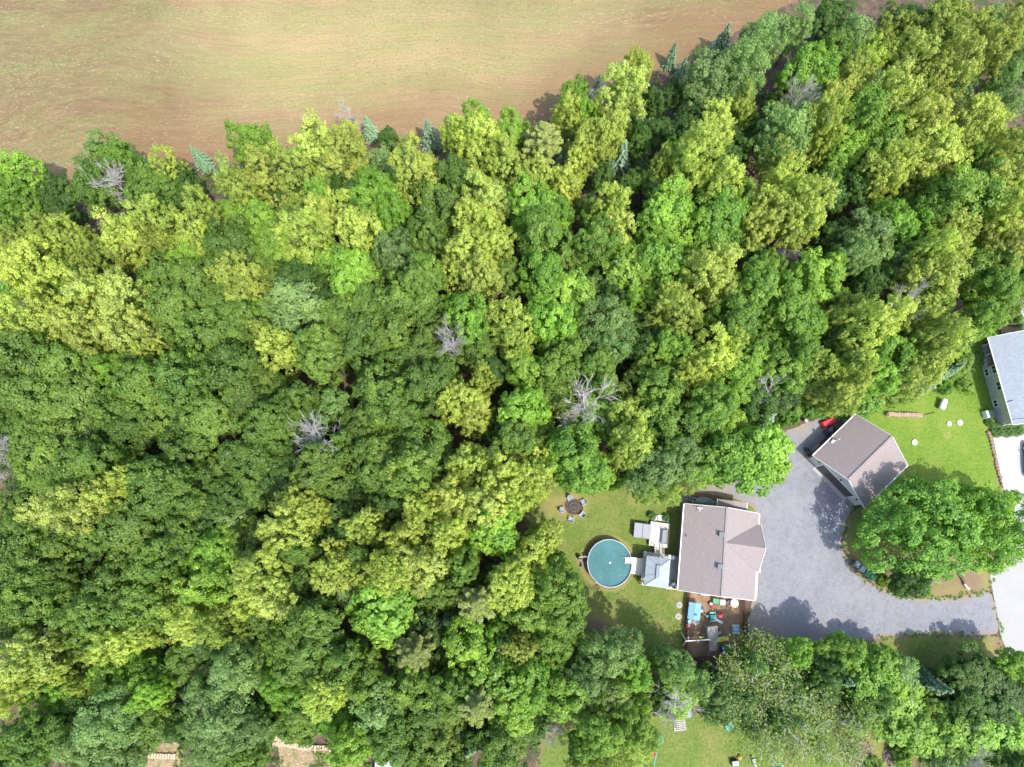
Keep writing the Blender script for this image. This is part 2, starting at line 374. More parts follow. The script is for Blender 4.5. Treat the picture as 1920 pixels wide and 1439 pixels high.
LAWN2_PX = [(1560,790),(1600,752),(1650,740),(1720,722),(1770,700),(1800,670),(1840,640),(1885,640),(1885,790),(1868,830),(1880,920),(1860,960),(1760,990),(1690,930),(1640,900),(1560,850)]
grid_sheet('neighbour_lawn', poly_px(LAWN2_PX), .0, LAWN2, .3, .4, 7, {'dry': blobs([(1776,816,.5,1.2),(1840,760,1.5,.25)])})
LAWN3_PX = [(1010,1380),(1100,1330),(1210,1330),(1290,1330),(1400,1350),(1480,1400),(1560,1380),(1640,1380),(1720,1400),(1720,1500),(1000,1500)]
grid_sheet('back_lawn', poly_px(LAWN3_PX), .0, LAWN1, .3, .5, 9, {'dry': blobs([(1090,1420,1.5,.5),(1640,1410,3,.6)])})
VERGE_PX = [(1580,1020),(1592,1055),(1640,1098),(1700,1124),(1760,1124),(1825,1118),(1860,1105),(1862,1040),(1880,940),(1760,930),(1640,930),(1590,970)]
grid_sheet('tree_island', poly_px(VERGE_PX), .0, LAWN1, .25, .15, 13, {'dry': blobs([(1830,1090,2.5,.9),(1760,1100,3,.6),(1590,1040,1.2,.8),(1650,1080,3,.9),(1720,1020,6,.9)])})
VERGE2_PX = [(1395,1225),(1400,1190),(1425,1200),(1600,1205),(1665,1190),(1755,1186),(1845,1190),(1876,1196),(1885,1240),(1860,1270),(1600,1280),(1400,1260)]
grid_sheet('roadside_verge', poly_px(VERGE2_PX), .0, LAWN1, .25, .3, 17, {'dry': blobs([(1690,1225,2,.5),(1470,1225,6,1.1),(1560,1225,4,.9),(1800,1245,3,.6),(1880,1215,2,1.2),(1400,1150,2,.4)])})
SIDE_PX = [(1892,560),(2600,480),(2700,1500),(1980,1330),(1890,1240),(1880,1000)]
grid_sheet('side_lawn', poly_px(SIDE_PX), -.006, LAWN2, .7, .4, 19, {'dry': blobs([(1900,1230,3,.9)])})
SOUTH_PX = [(-500,1500),(2700,1500),(2700,2300),(-500,2300)]
grid_sheet('rough_grass', poly_px(SOUTH_PX), -.006, LAWN1, 1.0, .8, 23, {'dry': blobs([(900,1600,8,.5)])})
# gravel and paving
m, nt, b = new_mat('gravel'); v = coords(nt)
vo = nt.nodes.new('ShaderNodeTexVoronoi'); vo.inputs['Scale'].default_value = 9; nt.links.new(v, vo.inputs['Vector'])
c = ramp(nt, noise(nt, 7, 6, .8, v), [(.3, (.13,.135,.152)), (.5, (.205,.212,.24)), (.7, (.3,.308,.34))])
c = mix(nt, ramp(nt, noise(nt, .3, 5, .65, v), [(.4, 0.), (.7, .55)]), c, (.275,.278,.3))
c = mix(nt, ramp(nt, noise(nt, 1.3, 6, .75, v, .6), [(.36, .5), (.52, 0.)]), c, (.135,.14,.158)); c = mix(nt, ramp(nt, noise(nt, 2.4, 5, .8, v), [(.58, 0.), (.72, .5)]), c, (.36,.365,.385))
c = mix(nt, mrange(nt, math_(nt, 'ADD', attr(nt, 'edge'), mrange(nt, noise(nt, .9, 5, .65, v), 0, 1, -1.2, 1.2)), .7, -.1, 0., .75), c, (.27,.2,.145))
c = mix(nt, mrange(nt, math_(nt, 'ADD', attr(nt, 'dry'), mrange(nt, noise(nt, .9, 5, .65, v), 0, 1, -.4, .4)), .3, .9, 0., .7), c, (.29,.235,.185))
nt.links.new(c, b.inputs['Base Color']); b.inputs['Roughness'].default_value = .9; bump(nt, b, vo.outputs['Distance'], .7, .03); GRAVEL = m
DRIVE_PX = [(1480,806),(1530,786),(1575,770),(1600,800),(1640,870),(1600,950),(1585,985),(1577,1022),(1590,1056),(1635,1097),(1697,1122),(1755,1123),(1822,1118),(1857,1106),(1864,1130),(1877,1191),(1840,1193),(1753,1189),(1662,1193),(1610,1206),(1520,1215),(1420,1207),(1398,1180),(1412,1130),(1421,1060),(1424,1000),(1420,955),(1375,930),(1290,925),(1290,900),(1340,885),(1400,850),(1450,820)]
grid_sheet('gravel_driveway', [tuple(p) for p in smooth_poly(poly_px(DRIVE_PX), 2)], .006, GRAVEL, .22, .12, 21, {'dry': blobs([(1330,910,3.0,1.3),(1500,800,2,.8),(1430,1195,3.5,1.1),(1530,1205,3,.7),(1515,860,1.5,.6),(1440,950,.9,.4)])})
def paving(name, col, crack=True):
    m, nt, b = new_mat(name); v = coords(nt)
    c = ramp(nt, noise(nt, 8, 6, .75, v), [(.3, [x*.85 for x in col]), (.7, [min(1, x*1.1) for x in col])])
    c = mix(nt, ramp(nt, noise(nt, .35, 5, .65, v), [(.4, 0.), (.75, .5)]), c, [x*.8 for x in col])
    vo = nt.nodes.new('ShaderNodeTexVoronoi'); vo.feature = 'DISTANCE_TO_EDGE'; vo.inputs['Scale'].default_value = .22; nt.links.new(v, vo.inputs['Vector'])
    c = mix(nt, ramp(nt, noise(nt, 2.2, 6, .75, v), [(.55, 0.), (.75, .35)]), c, [x*.7 for x in col])
    nt.links.new(c, b.inputs['Base Color']); b.inputs['Roughness'].default_value = .85; bump(nt, b, noise(nt, 20, 4, .7, v), .3, .01); return m
ROADM = paving('worn_asphalt', (.345,.34,.335)); CONC = paving('concrete', (.41,.41,.405))
ROAD_PX = [(1856,1078),(1866,1060),(1890,1010),(1908,930),(1990,925),(2030,1300),(1890,1225),(1876,1193)]
flat_sheet('paved_lane', edge_noise(poly_px(ROAD_PX), .5, .05, 2), .012, ROADM)
CONC_PX = [(1862,822),(1868,816),(2000,805),(2000,925),(1909,930),(1882,918)]
flat_sheet('concrete_drive', poly_px(CONC_PX), .018, CONC)
flat_sheet('garden_path', edge_noise(poly_px([(1900,555),(1930,560),(1940,622),(1915,618),(1912,590)]), .5, .1, 6), .006, CONC)
# bare play yard soil
m, nt, b = new_mat('yard_soil'); v = coords(nt)
c = ramp(nt, noise(nt, 2.2, 7, .75, v), [(.3, (.12,.08,.05)), (.5, (.2,.14,.09)), (.7, (.3,.21,.13))])
c = mix(nt, ramp(nt, noise(nt, .45, 4, .6, v), [(.42, 0.), (.6, .8)]), c, (.33,.225,.13))
c = mix(nt, ramp(nt, noise(nt, .8, 5, .6, v), [(.55, 0.), (.68, .6)]), c, (.11,.13,.04))
nt.links.new(c, b.inputs['Base Color']); b.inputs['Roughness'].default_value = .95; bump(nt, b, noise(nt, 8, 5, .7, v), .8, .05); YARDSOIL = m
YARD_PX = [(1288,1106),(1392,1120),(1393,1232),(1284,1232)]
flat_sheet('play_yard_ground', edge_noise(poly_px(YARD_PX), .5, .12, 4), .012, YARDSOIL)
# garden beds (dry straw and soil) at the bottom
m, nt, b = new_mat('bed_mulch'); v = coords(nt)
c = ramp(nt, noise(nt, 6, 5, .8, v), [(.35, (.15,.1,.06)), (.5, (.3,.22,.13)), (.64, (.5,.4,.27))])
c = mix(nt, ramp(nt, noise(nt, 1.2, 4, .6, v), [(.48, 0.), (.6, .7)]), c, (.12,.15,.04))
nt.links.new(c, b.inputs['Base Color']); b.inputs['Roughness'].default_value = .95; bump(nt, b, noise(nt, 9, 4, .7, v), .8, .06); MULCH = m
flat_sheet('garden_bed', edge_noise(poly_px([(525,1392),(612,1402),(660,1390),(665,1470),(520,1470)]), .6, .2, 8), .004, MULCH)
flat_sheet('mulch_bed', edge_noise(poly_px([(262,1398),(338,1398),(345,1480),(250,1480)]), .6, .3, 9), .004, MULCH)
FIREDIRT = plain('burnt_soil', (.075,.055,.045), .95, .4, 3, 0, .6)
flat_sheet('bare_earth', edge_noise([(P(1076,951).x + 1.05*math.cos(a), P(1076,951).y + 1.0*math.sin(a)) for a in np.linspace(0, 6.2, 14)], .4, .12, 3), .008, FIREDIRT)
# ------------------------------------------------------------------ foliage prototypes
def unit(v): return v/(np.linalg.norm(v, axis=-1, keepdims=True) + 1e-9)
def leaves_mesh(name, pos, nrm, size, r, mat, aspect=1.45, var=None, along=None):
    """one small bent-free blade per point"""
    n = len(pos); nrm = unit(nrm); ref = unit(r.normal(size=(n, 3))) if along is None else unit(along)
    a = unit(ref - nrm*(ref*nrm).sum(1, keepdims=True)); b = np.cross(nrm, a)
    s = (size*r.uniform(.65, 1.3, n))[:, None] if np.ndim(size) == 0 else (size*r.uniform(.7, 1.25, n))[:, None]
    a = a*s*aspect*.5; b = b*s*.5
    V = np.empty((n, 4, 3)); V[:, 0] = pos - a; V[:, 1] = pos + b - a*.1; V[:, 2] = pos + a; V[:, 3] = pos - b - a*.1
    me = bpy.data.meshes.new(name); me.vertices.add(n*4); me.vertices.foreach_set('co', V.astype(np.float32).ravel())
    me.loops.add(n*4); me.loops.foreach_set('vertex_index', np.arange(n*4, dtype=np.int32))
    me.polygons.add(n); me.polygons.foreach_set('loop_start', np.arange(0, n*4, 4, dtype=np.int32))
    me.update(calc_edges=True)
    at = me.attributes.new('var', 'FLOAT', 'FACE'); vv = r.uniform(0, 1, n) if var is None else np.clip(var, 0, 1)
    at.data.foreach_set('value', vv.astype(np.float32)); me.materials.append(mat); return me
def sph(r, n): return unit(r.normal(size=(n, 3)))
def fib(n, r, zmin=-.25):
    i = np.arange(n) + .5; z = zmin + (1-zmin)*(1 - i/n); t = i*2.39996 + r.uniform(0, 6.28)
    q = np.sqrt(np.maximum(0, 1-z*z)); v = np.stack([q*np.cos(t), q*np.sin(t), z], 1)
    return unit(v + r.normal(size=v.shape)*.14)
def broad_crown(name, seed, boughs=26, subs=11, per=46, leaf=.2, R=3.0, z0=4.2, z1=12.0, bough_r=.95, sub_r=.46, feather=0.0, fill=1500, dome=1.0, lump=.16):
    """rounded broadleaf crown: boughs, sprays on the boughs, leaves on the sprays"""
    r = np.random.default_rng(seed); zc = z0 + (z1-z0)*.48; hz = (z1-z0)*.5
    dirs = fib(boughs, r, -.55); ph = r.uniform(0, 6.28, 3)
    az = np.arctan2(dirs[:, 1], dirs[:, 0])
    k = 1 + lump*(np.sin(2*az+ph[0]) + .8*np.sin(3*az+ph[1]) + .6*np.sin(5*az + ph[2])) + r.normal(size=boughs)*.07
    bc = dirs*np.array([R-bough_r*.7, R-bough_r*.7, hz-bough_r*.5])*k[:, None]
    bc = np.concatenate([bc, r.normal(size=(5, 3))*np.array([.7, .7, hz*.4])])
    bd = np.concatenate([dirs, sph(r, 5)*.3 + [0, 0, 1]]); bd = unit(bd)
    br = bough_r*r.uniform(.75, 1.25, len(bc))
    pos, nr, var, alo = [], [], [], []
    for c, d, rr in zip(bc, bd, br):
        sd = sph(r, subs*2); keep = (sd @ d > -.45); sd = sd[keep][:subs]
        bv = r.uniform(.25, .75)
        for q in sd:
            o = unit(q*.8 + d*.35 + np.array([0, 0, .35])); cc = c + q*rr*r.uniform(.7, 1.05)
            l = sph(r, per); l = l[(l @ o) > -.35]
            sr = sub_r*r.uniform(.7, 1.25)
            pp = l*sr*r.uniform(.55, 1.05, (len(l), 1))
            if feather: pp = pp + o*((pp @ o)[:, None])*feather
            pos.append(cc + pp); nr.append(l*.55 + o*.5 + np.array([0, 0, .45]) + r.normal(size=l.shape)*.38)
            var.append(np.clip(bv + r.normal(size=len(l))*.2 + r.normal()*.1, 0, 1)); alo.append(np.tile(o, (len(l), 1)) + r.normal(size=l.shape)*.5)
    f = sph(r, fill)*np.array([R*.72, R*.72, hz*.72])*r.uniform(.55, 1, (fill, 1))
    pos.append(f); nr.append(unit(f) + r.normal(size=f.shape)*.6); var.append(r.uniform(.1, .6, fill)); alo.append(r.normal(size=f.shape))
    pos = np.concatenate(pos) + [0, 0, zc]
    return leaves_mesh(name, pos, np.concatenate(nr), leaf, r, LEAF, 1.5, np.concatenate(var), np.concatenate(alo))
def spruce_crown(name, seed, R=1.7, H=9.0, z0=.6, whorls=26, needles=34, leaf=.17):
    r = np.random.default_rng(seed); pos, nr, var, alo = [], [], [], []
    for i in range(whorls):
        t = i/(whorls-1); z = z0 + (H-z0)*t**.92; L = R*(1-t)**.85*r.uniform(.85, 1.15) + .08
        nb = max(4, int(11*(1-t)) + 3); a0 = r.uniform(0, 6.28)
        for k in range(nb):
            a = a0 + k*2*math.pi/nb + r.normal()*.12; l = L*r.uniform(.75, 1.12); n = max(6, int(needles*l/R) + 6)
            u = r.uniform(.12, 1, n)**.8; side = r.normal(size=n)*.16*(1.15-u)*l
            x = np.cos(a)*u*l - np.sin(a)*side; y = np.sin(a)*u*l + np.cos(a)*side
            zz = z - .28*l*u + .14*l*u**3 + r.normal(size=n)*.05
            pos.append(np.stack([x, y, zz], 1)); o = np.array([math.cos(a), math.sin(a), 0])
            nr.append(np.tile(o*.35 + np.array([0, 0, 1.]), (n, 1)) + r.normal(size=(n, 3))*.4)
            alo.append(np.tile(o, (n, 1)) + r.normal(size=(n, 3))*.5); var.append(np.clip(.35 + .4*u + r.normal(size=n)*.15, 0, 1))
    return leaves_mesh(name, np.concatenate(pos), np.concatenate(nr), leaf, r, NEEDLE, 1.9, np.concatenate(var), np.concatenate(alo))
def pine_crown(name, seed, R=2.6, H=12.0, z0=7.0, whorls=7, leaf=.17):
    """open whorled pine: star of long limbs carrying tufts"""
    r = np.random.default_rng(seed); pos, nr, var, alo = [], [], [], []
    for i in range(whorls):
        t = i/(whorls-1); z = z0 + (H-.4-z0)*t; L = R*(1-.9*t**1.8)*r.uniform(.9, 1.1); nb = int(8 - 2*t); a0 = r.uniform(0, 6.28)
        for k in range(nb):
            a = a0 + k*2*math.pi/nb + r.normal()*.15; l = L*r.uniform(.75, 1.15)
            for u in np.linspace(.15, 1, 9):
                for s in (-1, 0, 1):
                    n = 11; sd = s*.26*(1.2-u)*l*.8
                    c = np.array([math.cos(a)*u*l - math.sin(a)*sd, math.sin(a)*u*l + math.cos(a)*sd, z + .25*u*l*(.3+t)])
                    d = sph(r, n); pos.append(c + d*np.array([.17, .17, .09])); nr.append(d*.4 + [0, 0, .9] + r.normal(size=(n, 3))*.35)
                    o = np.array([math.cos(a + s*.6), math.sin(a + s*.6), .25]); alo.append(np.tile(o, (n, 1)) + r.normal(size=(n, 3))*.45)
                    var.append(np.clip(.3 + .45*u + r.normal(size=n)*.15, 0, 1))
    return leaves_mesh(name, np.concatenate(pos), np.concatenate(nr), leaf, r, NEEDLE, 2.3, np.concatenate(var), np.concatenate(alo))
def shrub_crown(name, seed, R=1.5, H=2.0, leaf=.17, clumps=34, per=60):
    r = np.random.default_rng(seed); pos, nr, var = [], [], []
    for i in range(clumps):
        a = r.uniform(0, 6.28); q = math.sqrt(r.uniform(0, 1)); h = H*(1-.55*q**2)*r.uniform(.55, 1.05)
        c = np.array([math.cos(a)*q*R*.85, math.sin(a)*q*R*.85, h*.78]); d = sph(r, per); d[:, 2] = np.abs(d[:, 2])*1.0 - .25
        pos.append(c + d*.36*r.uniform(.6, 1.1)*np.array([1, 1, .9])); nr.append(d*.6 + [0, 0, .7] + r.normal(size=d.shape)*.4); var.append(np.clip(r.uniform(.2, .8) + r.normal(size=per)*.18, 0, 1))
    n = 260; a = r.uniform(0, 6.28, n); q = np.sqrt(r.uniform(0, 1, n))*R; z = r.uniform(.05, .6, n)*H
    pos.append(np.stack([np.cos(a)*q, np.sin(a)*q, z], 1)); nr.append(r.normal(size=(n, 3))*.6 + [0, 0, .6]); var.append(r.uniform(.1, .6, n))
    return leaves_mesh(name, np.concatenate(pos), np.concatenate(nr), leaf, r, LEAF, 1.5, np.concatenate(var))
def branch_rec(mb, r, p, d, L, rad, depth, tips, spread=.55, lift=.1, kids=(2, 4), n=5):
    pts, rr = [p], [rad]; q = Vector(p); dd = Vector(d).normalized(); seg = 3
    for i in range(seg):
        dd = (dd + Vector(r.normal(size=3))*.11 + Vector((0, 0, lift*.3))).normalized(); q = q + dd*L/seg
        pts.append(q.copy()); rr.append(rad*(1 - .55*(i+1)/seg))
    mb.tube(pts, rr, n if rad > .05 else 4, False)
    tips.append((q.copy(), dd.copy(), depth))
    if depth <= 0: return
    for k in range(r.integers(*kids) + (1 if depth > 1 else 0)):
        j = r.integers(1, len(pts)); ax = Vector(r.normal(size=3)).normalized()
        nd = (dd + ax*spread*1.6).normalized(); nd.z += lift
        branch_rec(mb, r, pts[j], nd, L*r.uniform(.55, .8), max(.021, rr[j]*.66), depth-1, tips, spread, lift, kids, n)
def dead_mesh(name, seed, H=9.0, R=2.6, limbs=9, thick=.2, low=.5):
    """bare skeleton: trunk and limbs as two meshes"""
    r = np.random.default_rng(seed); tr = MB(); pts = [Vector((0, 0, 0))]
    for i in range(5): pts.append(Vector((r.normal()*.12*(i+1)*.5, r.normal()*.12*(i+1)*.5, H*.82*(i+1)/5)))
    tr.tube(pts, [thick*(1-.72*i/5) for i in range(6)], 7)
    lb = MB(); tips = []
    for k in range(limbs):
        t = low + (1-low)*r.uniform(0, 1); i = min(4, int(t*5)); p = pts[i].lerp(pts[i+1], t*5-i) if i < 5 else pts[5]
        a = k*2.4 + r.normal()*.3; d = Vector((math.cos(a), math.sin(a), r.uniform(.3, 1.1)))
        branch_rec(lb, r, p, d, R*r.uniform(.45, .75), thick*.4*(1.1-t*.5), 3, tips, .46, .1, (2, 5))
    return tr.mesh(name + '_trunk'), lb.mesh(name + '_limbs'), tips
def dead_spruce(name, seed, H=8.0):
    r = np.random.default_rng(seed); tr = MB(); tr.tube([(0,0,0), (.05,0,H*.5), (0,.05,H)], [.16,.1,.02], 6)
    lb = MB()
    for i in range(110):
        t = r.uniform(.15, 1); z = H*t; L = 1.5*(1-t)**.8 + .15; a = r.uniform(0, 6.28); d = Vector((math.cos(a), math.sin(a), 0))
        e = Vector((0,0,z)) + d*L + Vector((0,0,-.25*L)); lb.tube([(0,0,z), Vector((0,0,z)).lerp(e, .6) + Vector((0,0,.06)), e], [.035,.026,.01], 4, False)
        for q in range(3):
            s = r.uniform(.4, 1); o = Vector((0,0,z)).lerp(e, s); f = d + Vector(r.normal(size=3))*.8; lb.tube([o, o + f*.3], [.018,.008], 3, False)
    return tr.mesh(name + '_trunk'), lb.mesh(name + '_limbs')
def trunk_mesh(name, seed, H=9.0, r0=.2):
    r = np.random.default_rng(seed); mb = MB(); pts = [Vector((0,0,0))]
    for i in range(5): pts.append(Vector((r.normal()*.1*i*.5, r.normal()*.1*i*.5, H*(i+1)/5)))
    mb.tube([pts[0] - Vector((0,0,.3))] + pts, [r0*1.35, r0*1.15] + [r0*(1-.17*i) for i in range(1, 6)], 7)
    for k in range(6):
        t = r.uniform(.42, .95); i = min(4, int(t*5)); p = pts[i].lerp(pts[i+1], t*5-i); a = k*2.1 + r.normal()*.3
        d = Vector((math.cos(a), math.sin(a), .75)); q = p + d*1.2; mb.tube([p, q, q + d*1.0 + Vector((0,0,.4))], [r0*.4, r0*.25, r0*.1], 5)
    return mb.mesh(name, True)
PROTO = {
 'maple': [broad_crown('crown_maple%d' % i, 100+i, 27, 11, 66, .168, bough_r=.95, sub_r=.42) for i in range(5)],
 'feather': [broad_crown('crown_feather%d' % i, 200+i, 36, 10, 54, .145, R=2.9, z0=2.6, z1=12.2, bough_r=.72, sub_r=.27, feather=1.15, lump=.12, fill=1700) for i in range(5)],
 'fine': [broad_crown('crown_fine%d' % i, 300+i, 24, 10, 46, .155, bough_r=1.0, sub_r=.42, lump=.14, fill=900) for i in range(3)],
 'bold': [broad_crown('crown_bold%d' % i, 400+i, 24, 9, 34, .27, bough_r=.95, sub_r=.5, lump=.15) for i in range(3)],
 'giant': [broad_crown('crown_giant', 500, 58, 12, 50, .21, R=6.6, z0=1.6, z1=10.0, bough_r=1.35, sub_r=.55, lump=.08, fill=5000)],
 'spruce': [spruce_crown('crown_spruce%d' % i, 600+i) for i in range(3)],
 'pine': [pine_crown('crown_pine%d' % i, 700+i) for i in range(3)],
 'shrub': [shrub_crown('foliage_shrub%d' % i, 800+i) for i in range(3)],
}
TRUNKS = [trunk_mesh('trunk%d' % i, 20+i) for i in range(4)]
CTRUNK = MB().tube([(0,0,-.3),(0,0,2),(.03,.02,5),(0,0,8.2)],[.17,.14,.09,.03],7).mesh('conifer_trunk', True)
DEADS = [dead_mesh('dead%d' % i, 40+i, 9.0, 2.7, 11 + 2*(i % 2), .19, .4) for i in range(4)]
DEADSP = dead_spruce('dead_spruce', 50)
# species: proto, height range, colour list (linear, per tree), words
SPEC = {
 'Y': ('feather', (12.5, 16), [(.375,.45,.055),(.35,.43,.052),(.4,.465,.08),(.325,.4,.045),(.38,.435,.06)], 'yellow-green feathery'),
 'O': ('feather', (11, 15), [(.265,.33,.035),(.245,.325,.034),(.28,.33,.04)], 'olive yellow feathery'),
 'M': ('maple', (9.5, 14.5), [(.13,.228,.02),(.145,.25,.022),(.11,.205,.018),(.16,.262,.026)], 'mid green leafy'),
 'G': ('maple', (10.5, 13.5), [(.195,.36,.02),(.175,.34,.018),(.23,.39,.026)], 'bright green leafy'),
 'L': ('bold', (10, 13), [(.195,.365,.022),(.22,.38,.03),(.175,.34,.022)], 'bright green large-leaved'),
 'D': ('maple', (8, 10.5), [(.075,.165,.014),(.08,.175,.016),(.07,.155,.016)], 'dark green dense'),
 'B': ('fine', (11, 13.5), [(.185,.3,.075),(.2,.315,.08),(.19,.32,.068)], 'grey-green fine-leaved'),
 'S': ('spruce', (7.5, 10), [(.165,.285,.15),(.155,.265,.135),(.19,.305,.18)], 'blue-green pointed'),
 'P': ('pine', (14, 15.5), [(.17,.22,.045),(.16,.21,.04)], 'olive whorled'),
 'C': ('spruce', (10, 12.5), [(.085,.18,.065),(.1,.19,.08)], 'dark green conical'),
 'F': ('fine', (9, 12), [(.235,.33,.045),(.22,.34,.05)], 'thin light green'),
}
